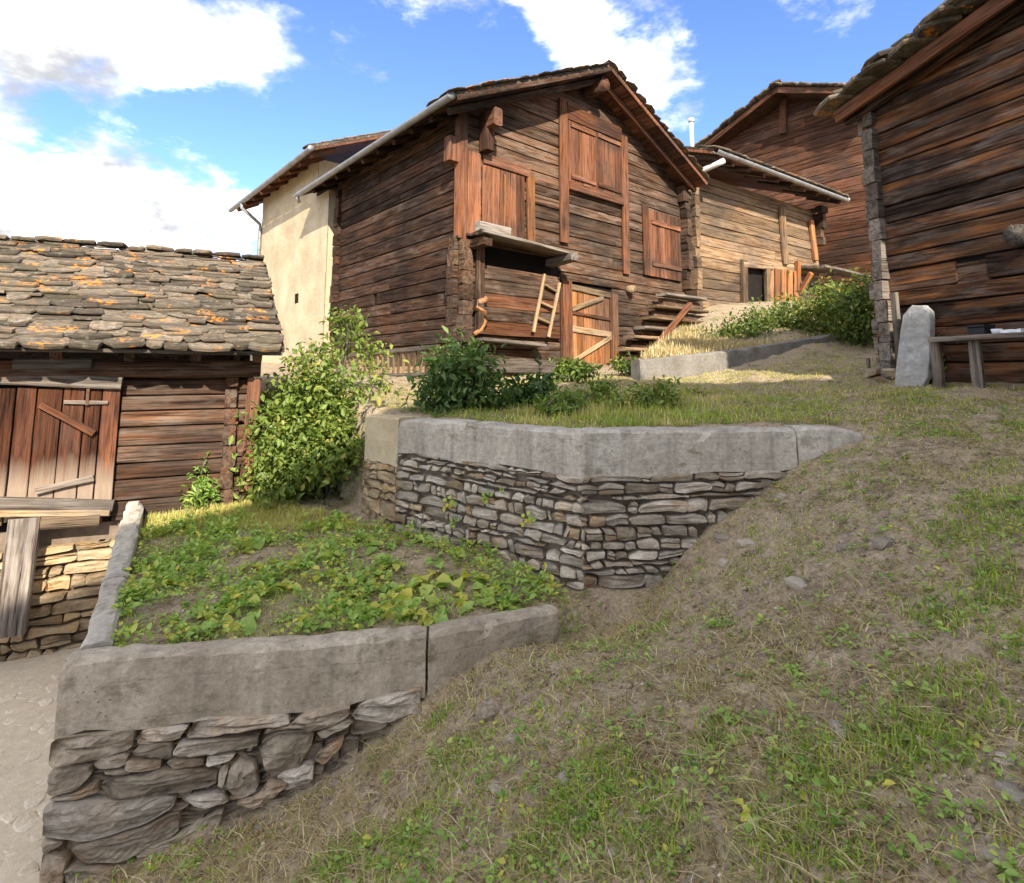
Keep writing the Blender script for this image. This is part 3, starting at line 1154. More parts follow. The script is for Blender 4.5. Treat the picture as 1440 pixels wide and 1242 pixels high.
# ------------------------------------------------------------------ cobbled path
def build_path():
    xs = np.linspace(-7.5, -2.3, 70)
    ys = np.linspace(.2, 5.6, 70)
    V, F, ok = [], [], {}
    for j, y in enumerate(ys):
        for i, x in enumerate(xs):
            xl = min(x, (G0.x - .02) if y < G0.y else G0.x + (GL.x - G0.x) * (y - G0.y) / (GL.y - G0.y) - .0)
            V.append((xl, y, float(z_path(xl, y)) + .006 * mnoise.noise(Vector((xl * 5, y * 5, 0)))))
    n = len(xs)
    for j in range(len(ys) - 1):
        for i in range(n - 1):
            F.append((j * n + i, j * n + i + 1, (j + 1) * n + i + 1, (j + 1) * n + i))
    path = mesh('path', V, F, M['path'], None, None, True)
    path['kind'] = 'structure'
    d = (GL - G0).normalized()
    nrm = Vector((-d.y, d.x, 0))                          # away from the bed
    pts = row_points(0.0, 2.9, -.02, .72, .15, .085)
    bound = [(-.25, .015), (2.55, .015), (2.55, .75), (-.25, .75)]
    k = 0
    for c in cells(pts, bound, 1.6, .035):
        if poly_area(c) < .0015:
            continue
        cx_, cy_ = sum(p[0] for p in c) / len(c), sum(p[1] for p in c) / len(c)
        pl = chaikin([(p[0] - cx_, p[1] - cy_) for p in c])
        P = G0 + d * cx_ + nrm * (cy_ + .02)
        m = len(pl)
        V = []
        ar = sum(pl[i][0] * pl[(i + 1) % m][1] - pl[(i + 1) % m][0] * pl[i][1] for i in range(m))
        if ar < 0:
            pl = pl[::-1]
        top = random.uniform(.000, .004)
        for (kk, z) in ((1, -.05), (1, top * .3), (.8, top), (.4, top * 1.15)):
            V += [(x * kk, y * kk, z + random.uniform(-.002, .002)) for x, y in pl]
        V.append((0, 0, top * 1.2))
        F = []
        for r_ in range(3):
            for q in range(m):
                F.append((r_ * m + q, r_ * m + (q + 1) % m, (r_ + 1) * m + (q + 1) % m, (r_ + 1) * m + q))
        for q in range(m):
            F.append((3 * m + q, 3 * m + (q + 1) % m, 4 * m))
        Mx = Matrix((d, nrm, UP)).transposed().to_4x4()
        Mx.translation = Vector((P.x, P.y, float(z_path(P.x, P.y)) - random.uniform(.001, .006)))
        mesh('cobble', V, F, M['cobble'], path, Mx, True)


M['path'] = plain('sandy_path_joints', (.50, .42, .31), (.64, .55, .43), 14, .5, .95)
build_path()


# ------------------------------------------------------------------ log walls
def log_piece(face, s0b, s1b, s0t, s1t, z0, z1, mat, parent, o=0.0, t=.15, name='log'):
    h = z1 - z0
    b = min(.011, h * .08)
    bul = random.uniform(.001, .006)
    prof = [(t, 0), (b, .004), (.0, b), (-bul, h * .35), (-bul, h * .7), (.0, h - b), (b, h - .004), (t, h)]
    Lb = max(s1b - s0b, s1t - s0t)
    if Lb < .05:
        return None
    smin_ = min(s0b, s0t)
    ns = max(2, int(Lb / .45))

    def endfn(i, x, z):
        k = min(max(z / h, 0), 1)
        a = s0b + (s0t - s0b) * k - smin_
        e = s1b + (s1t - s1b) * k - smin_
        return a + (e - a) * i / ns
    xs = [Lb * i / ns for i in range(ns + 1)]
    V, F = sweep_profile(prof, xs, endfn, .0025, random.uniform(0, 99), .009)
    return mesh(name, V, F, mat, parent, face.M(smin_, z0, o))


def log_wall(face, parent, zb, zt, top_fn, s0, s1, mat, course=.2, openings=(), ext=(0, 0), o=0.0, t=.15, core=None, wall_name='wall', gap=.006, core_in=.05, splits=True):
    """top_fn(z) -> (sa, sb) span available at height z. openings (s0, s1, z0, z1)."""
    # backing that keeps the light out
    pts = []
    za, zc = zb, zt
    N = 14
    lo = [(max(s0, top_fn(zb + (zt - zb) * i / N)[0]) + .03, zb + (zt - zb) * i / N) for i in range(N + 1)]
    hi = [(min(s1, top_fn(zb + (zt - zb) * i / N)[1]) - .03, zb + (zt - zb) * i / N) for i in range(N + 1)]
    V = [(a, core_in, z) for a, z in lo] + [(a, core_in, z) for a, z in hi] + [(a, core_in + .05, z) for a, z in lo] + [(a, core_in + .05, z) for a, z in hi]
    F = []
    m = N + 1
    for i in range(N):
        F.append((i, m + i, m + i + 1, i + 1))
        F.append((2 * m + i, 2 * m + i + 1, 3 * m + i + 1, 3 * m + i))
        F.append((i, i + 1, 2 * m + i + 1, 2 * m + i))
        F.append((m + i, 3 * m + i, 3 * m + i + 1, m + i + 1))
    F.append((0, 2 * m, 3 * m, m))
    F.append((N, m + N, 3 * m + N, 2 * m + N))
    wall = mesh(wall_name, V, F, core or M['dark'], parent, face.M(0, 0, o))
    z = zb
    k = 0
    while z < zt - .04:
        h = min(course * random.uniform(.78, 1.25), zt - z)
        if zt - z - h < .06:
            h = zt - z
        z0, z1 = z + gap / 2, z + h - gap / 2
        a0, b0 = top_fn(z0)
        a1, b1 = top_fn(z1)
        a0, a1 = max(s0, a0), max(s0, a1)
        b0, b1 = min(s1, b0), min(s1, b1)
        el = ext[0] * random.uniform(.75, 1.1) if a1 <= s0 + 1e-6 else 0
        er = ext[1] * random.uniform(.75, 1.1) if b1 >= s1 - 1e-6 else 0
        spans = [[a0 - el, b0 + er, a1 - el, b1 + er]]
        for (q0, q1, y0, y1) in openings:
            if min(y1, z1) - max(y0, z0) > .35 * (z1 - z0):
                new = []
                for sp in spans:
                    if q1 <= sp[0] or q0 >= sp[1]:
                        new.append(sp)
                        continue
                    if q0 > sp[0] + .04:
                        new.append([sp[0], q0, sp[2], q0])
                    if q1 < sp[1] - .04:
                        new.append([q1, sp[1], q1, sp[3]])
                spans = new
        for sp in spans:
            if splits and sp[1] - sp[0] > 3.2 and random.random() < .35:
                c = sp[0] + (sp[1] - sp[0]) * random.uniform(.35, .65)
                log_piece(face, sp[0], c - .004, sp[2], c - .004, z0, z1, mat, wall, o + random.uniform(-.006, .012), t)
                log_piece(face, c + .004, sp[1], c + .004, sp[3], z0, z1, mat, wall, o + random.uniform(-.006, .012), t)
            else:
                log_piece(face, sp[0], sp[1], sp[2], sp[3], z0, z1, mat, wall, o + random.uniform(-.008, .014), t)
        z += h
        k += 1
    return wall


def log_ends(face, s, zb, zt, mat, parent, course=.2, size=.16, out=.2, o=0.0):
    """ends of the cross-wall logs sticking out of a face at s"""
    z = zb
    while z < zt - .05:
        h = course * random.uniform(.85, 1.18)
        ln = out * random.uniform(.7, 1.1)
        c = z + h / 2
        beam('log_end', face.pt(s + random.uniform(-.012, .012), c, -.1 + o), face.pt(s + random.uniform(-.012, .012), c, ln + o), min(h, zt - z) - .010, size * random.uniform(.85, 1.08),
             mat, parent, UP, .3, .010, .004)
        z += h


SLABS = []


def slab_mesh(k):
    random.seed(100 + k)
    m = 9
    V, F = [], []
    L_, D_ = 1.0, 1.0
    prof = []
    for i in range(m):
        a = 2 * math.pi * i / m + random.uniform(-.2, .2)
        ca, sa = math.cos(a), math.sin(a)
        r = .5 / max(abs(ca), abs(sa)) * random.uniform(.82, 1.0)
        prof.append((ca * r, sa * r))
    for (kk, z) in ((.93, -.5), (1.0, 0.0), (.95, .5)):
        for (x, y) in prof:
            V.append((x * kk + random.uniform(-.012, .012), y * kk + random.uniform(-.012, .012), z + random.uniform(-.12, .12)))
    for r_ in range(2):
        for q in range(m):
            F.append((r_ * m + q, r_ * m + (q + 1) % m, (r_ + 1) * m + (q + 1) % m, (r_ + 1) * m + q))
    F.append(tuple(range(m - 1, -1, -1)))
    F.append(tuple(2 * m + q for q in range(m)))
    me = bpy.data.meshes.new('slate')
    me.from_pydata(V, [], F)
    me.materials.append(M['slate'])
    return me


for k in range(14):
    SLABS.append(slab_mesh(k))
random.seed(21)


def put_slab(P, ex, ey, ez, L_, D_, T_, parent, rot=0.0, tilt=0.0, roll=0.0, name='slate'):
    B = Matrix((ex, ey, ez)).transposed().to_4x4()
    B = B @ Matrix.Rotation(rot, 4, 'Z') @ Matrix.Rotation(-tilt, 4, 'X') @ Matrix.Rotation(roll, 4, 'Y')
    Mx = B @ Matrix.Diagonal((L_, D_, T_, 1))
    Mx.translation = P
    return link(name, random.choice(SLABS), parent, Mx)


def plate(name, P, thick, mat, parent, nrm=None):
    """flat plate from 4 corner points (top), extruded down by thick along its normal"""
    P = [Vector(p) for p in P]
    nn = nrm or (P[1] - P[0]).cross(P[3] - P[0]).normalized()
    O = P[0].copy()
    V = [p - O for p in P] + [p - O - nn * thick for p in P]
    F = [(0, 1, 2, 3), (7, 6, 5, 4), (0, 4, 5, 1), (1, 5, 6, 2), (2, 6, 7, 3), (3, 7, 4, 0)]
    return mesh(name, V, F, mat, parent, Matrix.Translation(O))


# ------------------------------------------------------------------ the big barn
def build_big_barn():
    g, l = GAB, LEFT
    root = empty('timber_barn', g.pt(0, 0.0), 'large brown log barn with plank hatches, red corner boards and a canopied niche', 'barn')
    ZB, ZE, ZR = -.02, 4.18, 5.98                        # log bottom, wall top at the eaves, ridge underside
    mid = BW / 2 - .12

    def span(z):
        if z <= ZE:
            return (0, BW)
        k = (z - ZE) / (ZR - ZE)
        return (mid * k, BW - (BW - mid) * k)
    s_d0, z_d0 = g.px(800, 508)
    door = (2.30, 3.72, .06, 1.60)
    niche = (.36, 2.25, 1.72, 2.10)
    hat1 = (.62, 1.47, 2.25, 3.50)
    hat2 = (2.45, 4.02, 3.55, 5.02)
    hat3 = (4.72, 6.10, 2.05, 3.52)
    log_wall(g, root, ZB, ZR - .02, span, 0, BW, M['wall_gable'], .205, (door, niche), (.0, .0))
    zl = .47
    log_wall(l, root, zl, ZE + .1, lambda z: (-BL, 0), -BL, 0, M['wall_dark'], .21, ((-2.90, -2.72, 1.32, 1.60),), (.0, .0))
    # far walls keep the barn closed
    back = Face(g.pt(BW, 0), 48.4 - 90)
    wl = plate('wall', [g.pt(BW - .02, 0, -.1), g.pt(BW - .02, 0, -BL), g.pt(BW - .02, ZE, -BL), g.pt(BW - .02, ZE, -.1)], .12, M['wall_dark'], root)
    plate('wall', [g.pt(BW, 0, -BL), g.pt(0, 0, -BL), g.pt(0, ZE + .2, -BL), g.pt(BW, ZE + .2, -BL)], .12, M['wall_dark'], root)
    # foundation set back under the left wall
    plate('foundation', [l.pt(-BL, zl + .02, -.25), l.pt(-.1, zl + .02, -.25), l.pt(-.1, -1.0, -.25), l.pt(-BL, -1.0, -.25)], -.2, M['ochre'], root)
    plate('foundation', [g.pt(.05, ZB + .01, -.03), g.pt(BW, ZB + .01, -.03), g.pt(BW, -.9, -.03), g.pt(.05, -.9, -.03)], -.2, M['brownstone'], root)
    # corner: cross-joint log ends
    log_ends(g, .10, .48, 2.12, M['wall_gable'], root, .23, .20, .11)
    log_ends(l, -.12, .48, 2.2, M['wall_gable'], root, .23, .20, .10)
    log_ends(g, BW - .12, 1.9, 4.2, M['wall_gable'], root, .2, .18, .2)
    log_ends(l, -BL + .12, .9, 4.0, M['wall_dark'], root, .21, .2, .10)
    # red corner boards
    beam('corner_board', g.pt(.03, 2.12, .035), g.pt(.03, 4.2, .035), .15, .04, M['red'], root, g.d)
    beam('corner_board', l.pt(-.02, 2.15, .035), l.pt(-.02, 4.1, .035), .14, .04, M['red'], root, l.d)
    beam('corner_board', g.pt(.25, 2.18, .03), g.pt(.25, 3.6, .03), .26, .03, M['red'], root, g.d)
    # roof ------------------------------------------------------------------
    of, ob = .62, -BL - .92                               # verge in front, behind
    eL, eR = .52, .42
    zel, zer, zrd = 4.10, 4.42, 5.90
    E0, E1 = g.pt(-eL, zel, of), g.pt(-eL, zel, ob)
    Q0, Q1 = g.pt(mid, zrd, of), g.pt(mid, zrd, ob)
    S0, S1 = g.pt(BW + eR - .75, zer, of), g.pt(BW + eR - .75, zer, ob)
    S0, S1 = g.pt(BW + .02, zer - .08, of), g.pt(BW + .02, zer - .08, ob)
    roof = plate('roof', [E0, Q0, Q1, E1], .05, M['wall_dark'], root)
    roofr = plate('roof', [Q0, S0, S1, Q1], .05, M['red'], root)
    for (A0, B0, A1, B1, rf) in ((E0, Q0, E1, Q1, roof), (Q0, S0, Q1, S1, roofr)):
        nn = (B0 - A0).cross(A1 - A0).normalized()
        if nn.z < 0:
            nn = -nn
        ex = (A1 - A0).normalized()
        ey = (B0 - A0).normalized()
        Ls, Ld = (B0 - A0).length, (A1 - A0).length
        # stone slabs along the verge and eaves show; the rest of the covering is one sheet
        plate('stone_cover', [A0 + nn * .055 + ex * .05, B0 + nn * .055 + ex * .05, B1 + nn * .055, A1 + nn * .055], .045, M['slate'], rf)
        k = 0
        d = .08
        while d < Ls:
            for e in (.14, .5):
                put_slab(A0 + ey * d + ex * (e + random.uniform(-.03, .03)) + nn * (.075 + random.uniform(-.006, .012)), ex, ey, nn, .46, .42, .022, rf,
                         random.uniform(-.06, .06), .03 if ey.z > 0 else -.03)
            d += random.uniform(.24, .32)
        # soffit boards run along the barn under the verge; left ones in darker wood to paint in shade
        nb = int(Ls / .2)
        for i in range(nb):
            c = A0 + ey * (Ls * (i + .5) / nb) - nn * .065
            beam('soffit_board', c, c + ex * 1.3, Ls / nb - .012, .022, M['wall_dark'] if rf is roof else M['red'], rf, ey, .6, .004)
        # barge board; it and the left rafter are darkened to paint in shade
        beam('barge_board', A0 + ex * .02 - nn * .045, B0 + ex * .02 - nn * .045, .075, .035, M['wall_dark'], rf, nn, .5)
        beam('rafter', A0 + ex * .30 - nn * .15, B0 + ex * .30 - nn * .15, .11, .09, M['wall_dark'] if rf is roof else M['red'], rf, nn, .5)
    # eaves: rafter feet above the left wall and gutter
    for i in range(9):
        t = .15 + i * .6
        if t > BL + .2:
            break
        beam('rafter', g.pt(-eL + .03, zel - .09, -t), g.pt(.1, zel - .09 + (zrd - zel) * (eL + .07) / (mid + eL), -t), .12, .10, M['wall_dark'], roof)
    gp = [g.pt(-eL - .06, zel - .01, of - .05), g.pt(-eL - .06, zel - .02, -BL * .5), g.pt(-eL - .06, zel - .03, -BL - 1.0)]
    gut = tube('gutter', gp, .068, M['zinc'], root, 8, half=True)
    tube('gutter_end', [gp[0], gp[0] + g.n * .012], .069, M['zinc'], gut, 12)
    tube('downpipe', [gp[2] + UP * -.03 + g.n * .12, gp[2] + UP * -.10 + g.n * .11, gp[2] + UP * -.17 + g.n * .08 + g.d * .05], .04, M['zinc'], root, 8)
    # ridge and wall purlins
    tube('purlin', [g.pt(mid - .05, 5.58, -.3), g.pt(mid - .05, 5.58, .50)], .135, M['red'], root, 12, jit=.03)
    for s_, z_ in ((.42, 4.02), (.05, 3.75)):
        pass
    pr = beam('bracket', g.pt(.42, 3.62, .14), g.pt(.42, 4.28, .14), .22, .17, M['red'], root, g.n)
    beam('bracket_nose', g.pt(.42, 4.12, .1), g.pt(.42, 4.12, .44), .30, .17, M['red'], pr)
    beam('bracket', l.pt(-.05, 3.35, .12), l.pt(-.05, 3.75, .12), .24, .18, M['red'], root, l.n)
    beam('bracket', g.pt(BW - .2, 3.95, .1), g.pt(BW - .2, 4.32, .1), .22, .2, M['wall_gable'], root, g.n)
    # upper left hatch ------------------------------------------------------
    h1 = empty_part('hatch', g.pt(1.0, 2.9, .03), root)
    for i in range(5):
        s_ = .50 + i * .185
        beam('plank', g.pt(s_, 2.22, .045), g.pt(s_, 3.42, .045), .178, .03, M['red'], h1, g.d)
    beam('lintel', g.pt(.42, 3.52, .06), g.pt(1.44, 3.52, .06), .17, .05, M['red'], h1)
    beam('post', g.pt(1.47, 2.22, .06), g.pt(1.47, 3.50, .06), .17, .05, M['orange'], h1, g.d)
    beam('batten', g.pt(.86, 2.3, .07), g.pt(.86, 3.35, .07), .05, .03, M['orange'], h1, g.d)
    # tall boards and the upper double hatch --------------------------------
    beam('tall_board', g.pt(2.32, 2.40, .045), g.pt(2.32, 5.18, .045), .22, .045, M['red'], root, g.d)
    beam('tall_board', g.pt(4.13, 2.02, .045), g.pt(4.13, 4.98, .045), .20, .045, M['red'], root, g.d)
    h2 = empty_part('hatch', g.pt(3.2, 4.2, .03), root)
    beam('lintel', g.pt(2.43, 4.98, .05), g.pt(4.03, 4.98, .05), .30, .045, M['red'], h2)
    for i in range(8):
        s_ = 2.55 + i * .195
        beam('plank', g.pt(s_, 3.62, .035), g.pt(s_, 4.82, .035), .188, .03, M['red'], h2, g.d)
    for z_ in (3.72, 4.74):
        beam('batten', g.pt(2.50, z_, .065), g.pt(3.20, z_, .065), .09, .03, M['red'], h2)
        beam('batten', g.pt(3.28, z_ + .01, .065), g.pt(3.98, z_ + .01, .065), .09, .03, M['red'], h2)
    beam('sill', g.pt(2.43, 3.52, .07), g.pt(4.03, 3.52, .07), .16, .06, M['red'], h2)
    # right hatch -----------------------------------------------------------
    h3 = empty_part('hatch', g.pt(5.4, 2.8, .03), root)
    for i in range(7):
        s_ = 4.82 + i * .20
        beam('plank', g.pt(s_, 2.08, .04), g.pt(s_, 3.55 + (.06 if i == 0 else 0), .04), .193, .03, M['red'], h3, g.d)
    for z_ in (2.35, 3.28):
        beam('batten', g.pt(5.0, z_, .07), g.pt(6.08, z_, .07), .10, .035, M['red'], h3)
    # canopy over the niche -------------------------------------------------
    can = empty_part('canopy', g.pt(1.2, 2.2, .3), root)
    for i in range(4):
        o_ = .07 + i * .135
        beam('board', g.pt(.10 + random.uniform(-.03, .03), 2.18 - i * .006, o_), g.pt(2.12 + random.uniform(-.05, .05), 2.10 - i * .006, o_), .05, .128, M['grey'] if i > 1 else M['wall_gable'], can)
    beam('edge_beam', g.pt(.02, 2.24, .44), g.pt(.62, 2.22, .46), .15, .16, M['grey'], can)
    beam('edge_beam', g.pt(2.02, 2.02, .58), g.pt(2.02, 1.98, -.05), .14, .20, M['grey'], can)
    beam('edge_beam', g.pt(.22, 2.04, .46), g.pt(.22, 2.04, -.05), .15, .16, M['wall_gable'], can)
    beam('jamb', g.pt(.34, .62, .10), g.pt(.34, 2.06, .10), .12, .12, M['wall_gable'], root, g.d)
    # boarded front of the niche, ledge under it
    nb_ = empty_part('niche_front', g.pt(1.2, 1.1, .05), root)
    for i in range(5):
        z_ = .62 + i * .225
        beam('board', g.pt(.44, z_ + .11, .055), g.pt(2.16, z_ + .10, .055), .215, .035, M['red'] if i in (0, 2) else M['wall_gable'], nb_)
    beam('ledge', g.pt(.28, .53, .16), g.pt(1.62, .47, .16), .05, .26, M['grey'], nb_)
    beam('base_beam', g.pt(.35, .13, .08), g.pt(2.28, .10, .08), .24, .16, M['grey'], root)
    # niche interior
    plate('niche_back', [g.pt(.3, 1.7, -.045), g.pt(2.3, 1.7, -.045), g.pt(2.3, 2.14, -.045), g.pt(.3, 2.14, -.045)], .01, M['dark'], root)
    # stall door ------------------------------------------------------------
    dr = empty_part('door', g.pt(3.0, .1, .05), root)
    beam('post', g.pt(2.33, -.02, .07), g.pt(2.33, 1.68, .07), .24, .10, M['red'], dr, g.d)
    beam('post', g.pt(3.66, -.10, .08), g.pt(3.66, 1.56, .08), .17, .10, M['orange'], dr, g.d)
    for i in range(6):
        s_ = 2.55 + i * .185
        beam('plank', g.pt(s_, .10, .03), g.pt(s_, 1.52, .03), .178, .03, M['orange'], dr, g.d)
    for z_, m_ in ((1.56, 'tan'), (.78, 'tan'), (.14, 'tan'), (1.08, 'red')):
        beam('rail', g.pt(2.46, z_ + .03, .06), g.pt(3.58, z_ - .03, .06), .11 if m_ == 'tan' else .06, .035, M[m_], dr)
    beam('brace', g.pt(2.48, 1.17, .075), g.pt(3.35, 1.46, .075), .09, .03, M['tan'], dr)
    beam('brace', g.pt(2.48, .22, .075), g.pt(3.56, .70, .075), .08, .03, M['tan'], dr)
    # small square hole in the left wall is left open (dark core behind); stub of a beam by the door
    tube('beam_stub', [g.pt(4.2, 1.72, -.05), g.pt(4.2, 1.70, .16)], .085, M['tan'], root, 9, jit=.04)
    return root


def empty_part(name, P, parent):
    o = link(name, None, parent, Matrix.Translation(P))
    o.empty_display_size = .1
    return o


BARN = build_big_barn()


def build_near_barn_things():
    g, l = GAB, LEFT
    # ladder hung on the niche front
    A0, A1 = g.P(750, 467, .14), g.P(766, 386, .12)
    B0, B1 = g.P(771, 474, .14), g.P(787, 398, .12)
    lad = empty('ladder', A0, 'short tan wooden ladder leaning beside the stall door of the big barn', 'ladder')
    beam('rail', A0, A1, .055, .045, M['tan'], lad, g.d)
    beam('rail', B0, B1, .055, .045, M['tan'], lad, g.d)
    for t in (.25, .52, .83):
        beam('rung', A0.lerp(A1, t), B0.lerp(B1, t), .045, .035, M['tan'], lad)
    # bent orange timber hook at the left of the niche
    pts = [g.P(x, y, .13) for x, y in ((684, 421), (674, 424), (668, 432), (682, 440), (683, 452), (676, 464), (667, 470))]
    h = tube('wooden_hook', pts, .055, M['orange'], None, 8, r1=.035, jit=.05)
    tag(h, 'curved orange wooden hook hanging at the left end of the barn niche', 'hook')
    # hay rack along the foot of the left wall
    R0, R1 = l.P(478, 501, .22), l.P(616, 488, .18)
    L0, L1 = l.P(482, 530, .10), l.P(612, 526, .08)
    rack = empty('hay_rack', L1, 'grey slatted hay rack fixed low along the side of the big barn', 'hay rack')
    beam('rail', R0, R1, .075, .05, M['grey'], rack)
    beam('rail', L0, L1, .065, .05, M['grey'], rack)
    for i in range(19):
        t = (i + .5) / 19
        beam('slat', L0.lerp(L1, t), R0.lerp(R1, t + random.uniform(-.006, .006)), .05, .03, M['tan'], rack, l.d, .3)
    # plank steps by the right corner
    st = empty('plank_steps', g.pt(5.4, .2, .5), 'stack of weathered grey plank steps beside the right hatch of the big barn', 'steps')
    tops = [(930, 414), (916, 431), (906, 447), (899, 461), (884, 474), (872, 491)]
    for i, (x, y) in enumerate(tops):
        o = .30 + .05 * i
        s0, z0 = g.px(x, y, o)
        s1 = BW + .1
        beam('step', g.pt(s0, z0, o), g.pt(s1, z0 + .02, o), .065, .28, M['grey'] if i in (0, 3) else M['wall_pale'], st, UP, .5, .02)
        z1 = g.px(*tops[i + 1], o)[1] if i < 5 else .0
        beam('riser', g.pt(s0 + .12, (z0 + z1) / 2 - .02, o - .10), g.pt(s1 - .02, (z0 + z1) / 2 - .02, o - .10), max(.05, z0 - z1 - .08), .14, M['wall_gable'], st, UP, .5, .02)
    po = beam('pole', g.P(914, 496, .95), g.P(971, 428, .75), .10, .08, M['red'], None)
    tag(po, 'slanting brown timber prop leaning on the plank steps', 'timber prop')


build_near_barn_things()


# ------------------------------------------------------------------ white house behind the barn
def build_white_house():
    l = LEFT
    root = empty('plastered_house', l.pt(-7.3, 0), 'cream plastered house wall with a zinc gutter behind the big barn', 'house')
    s0, s1 = -9.75, -BL - .22
    o = .12
    zt = 5.06

    def grid(face, a0, a1, z0, z1, name, holes=()):
        V, F = [], []
        nx, nz = int((a1 - a0) / .12), int((z1 - z0) / .12)
        for j in range(nz + 1):
            for i in range(nx + 1):
                a, z = a0 + (a1 - a0) * i / nx, z0 + (z1 - z0) * j / nz
                e = -.012 * mnoise.noise(Vector((a * 2.2, z * 2.2, 0))) - .006 * mnoise.noise(Vector((a * 9, z * 9, 4)))
                V.append((a, e, z))
        for j in range(nz):
            for i in range(nx):
                a, z = a0 + (a1 - a0) * (i + .5) / nx, z0 + (z1 - z0) * (j + .5) / nz
                if any(h[0] < a < h[1] and h[2] < z < h[3] for h in holes):
                    continue
                F.append((j * (nx + 1) + i, j * (nx + 1) + i + 1, (j + 1) * (nx + 1) + i + 1, (j + 1) * (nx + 1) + i))
        return mesh(name, V, F, M['plaster'], root, face.M(0, 0, o), True)
    hs, hz = l.px(418, 420, o)
    grid(l, -5.70, s1, -.6, 4.12, 'wall')
    grid(l, s0, -5.70, -.6, zt, 'wall', ((hs - .13, hs + .13, hz - .07, hz + .07),))
    plate('window_recess', [l.pt(hs - .4, hz - .3, o - .16), l.pt(hs + .4, hz - .3, o - .16), l.pt(hs + .4, hz + .3, o - .16), l.pt(hs - .4, hz + .3, o - .16)], .02, M['dark'], root)
    # box behind
    plate('wall', [l.pt(s0, -.6, o - .02), l.pt(s0, -.6, -4), l.pt(s0, zt, -4), l.pt(s0, zt, o - .02)], .1, M['plaster'], root)
    plate('wall', [l.pt(s1, 4.12, o - .02), l.pt(s1, 4.12, -.3), l.pt(s1, 0, -.3), l.pt(s1, 0, o - .02)], -.1, M['plaster'], root)
    plate('wall', [l.pt(-5.70, zt, o - .02), l.pt(-5.70, zt, -3), l.pt(-5.70, 3.5, -3), l.pt(-5.70, 3.5, o - .02)], -.1, M['plaster'], root)
    # roof
    e = .50
    A0, A1 = l.pt(-10.85, 4.90, o + e), l.pt(-4.72, 4.90, o + e)
    B0, B1 = l.pt(-10.85, 6.6, o - 3.2), l.pt(-4.72, 6.6, o - 3.2)
    rf = plate('roof', [A0, A1, B1, B0], .06, M['red'], root)
    nn = (A1 - A0).cross(B0 - A0).normalized()
    ex, ey = (A1 - A0).normalized(), (B0 - A0).normalized()
    plate('stone_cover', [A0 + nn * .06, A1 + nn * .06 - ex * .02, B1 + nn * .06 - ex * .02, B0 + nn * .06], .05, M['slate'], rf)
    d = .08
    while d < 4:
        put_slab(A1 + ey * d - ex * .22 + nn * .08, ex, ey, nn, .45, .4, .035, rf, random.uniform(-.1, .1), .05)
        d += .3
    for i in range(9):
        c = l.pt(-10.6 + i * .7, 0, 0)
        beam('rafter', c + l.n * (o + e - .04) + UP * 4.80, c + l.n * (o - .1) + UP * 5.10, .12, .10, M['red'], rf)
    gp = [l.pt(-10.95, 4.84, o + e + .06), l.pt(-7.5, 4.85, o + e + .06), l.pt(-4.70, 4.86, o + e + .06)]
    gt = tube('gutter', gp, .07, M['zinc'], root, 8, half=True)
    tube('gutter_end', [gp[2], gp[2] + l.d * .012], .071, M['zinc'], gt, 12)
    q = l.pt(-9.78, 4.78, o + e + .06)
    wl = l.pt(-9.72, 0, o + .06)
    tube('downpipe', [q, q - UP * .12, Vector((wl.x, wl.y, 4.25)), Vector((wl.x, wl.y, 4.1)), Vector((wl.x, wl.y, .2))], .05, M['zinc'], root, 8)


build_white_house()


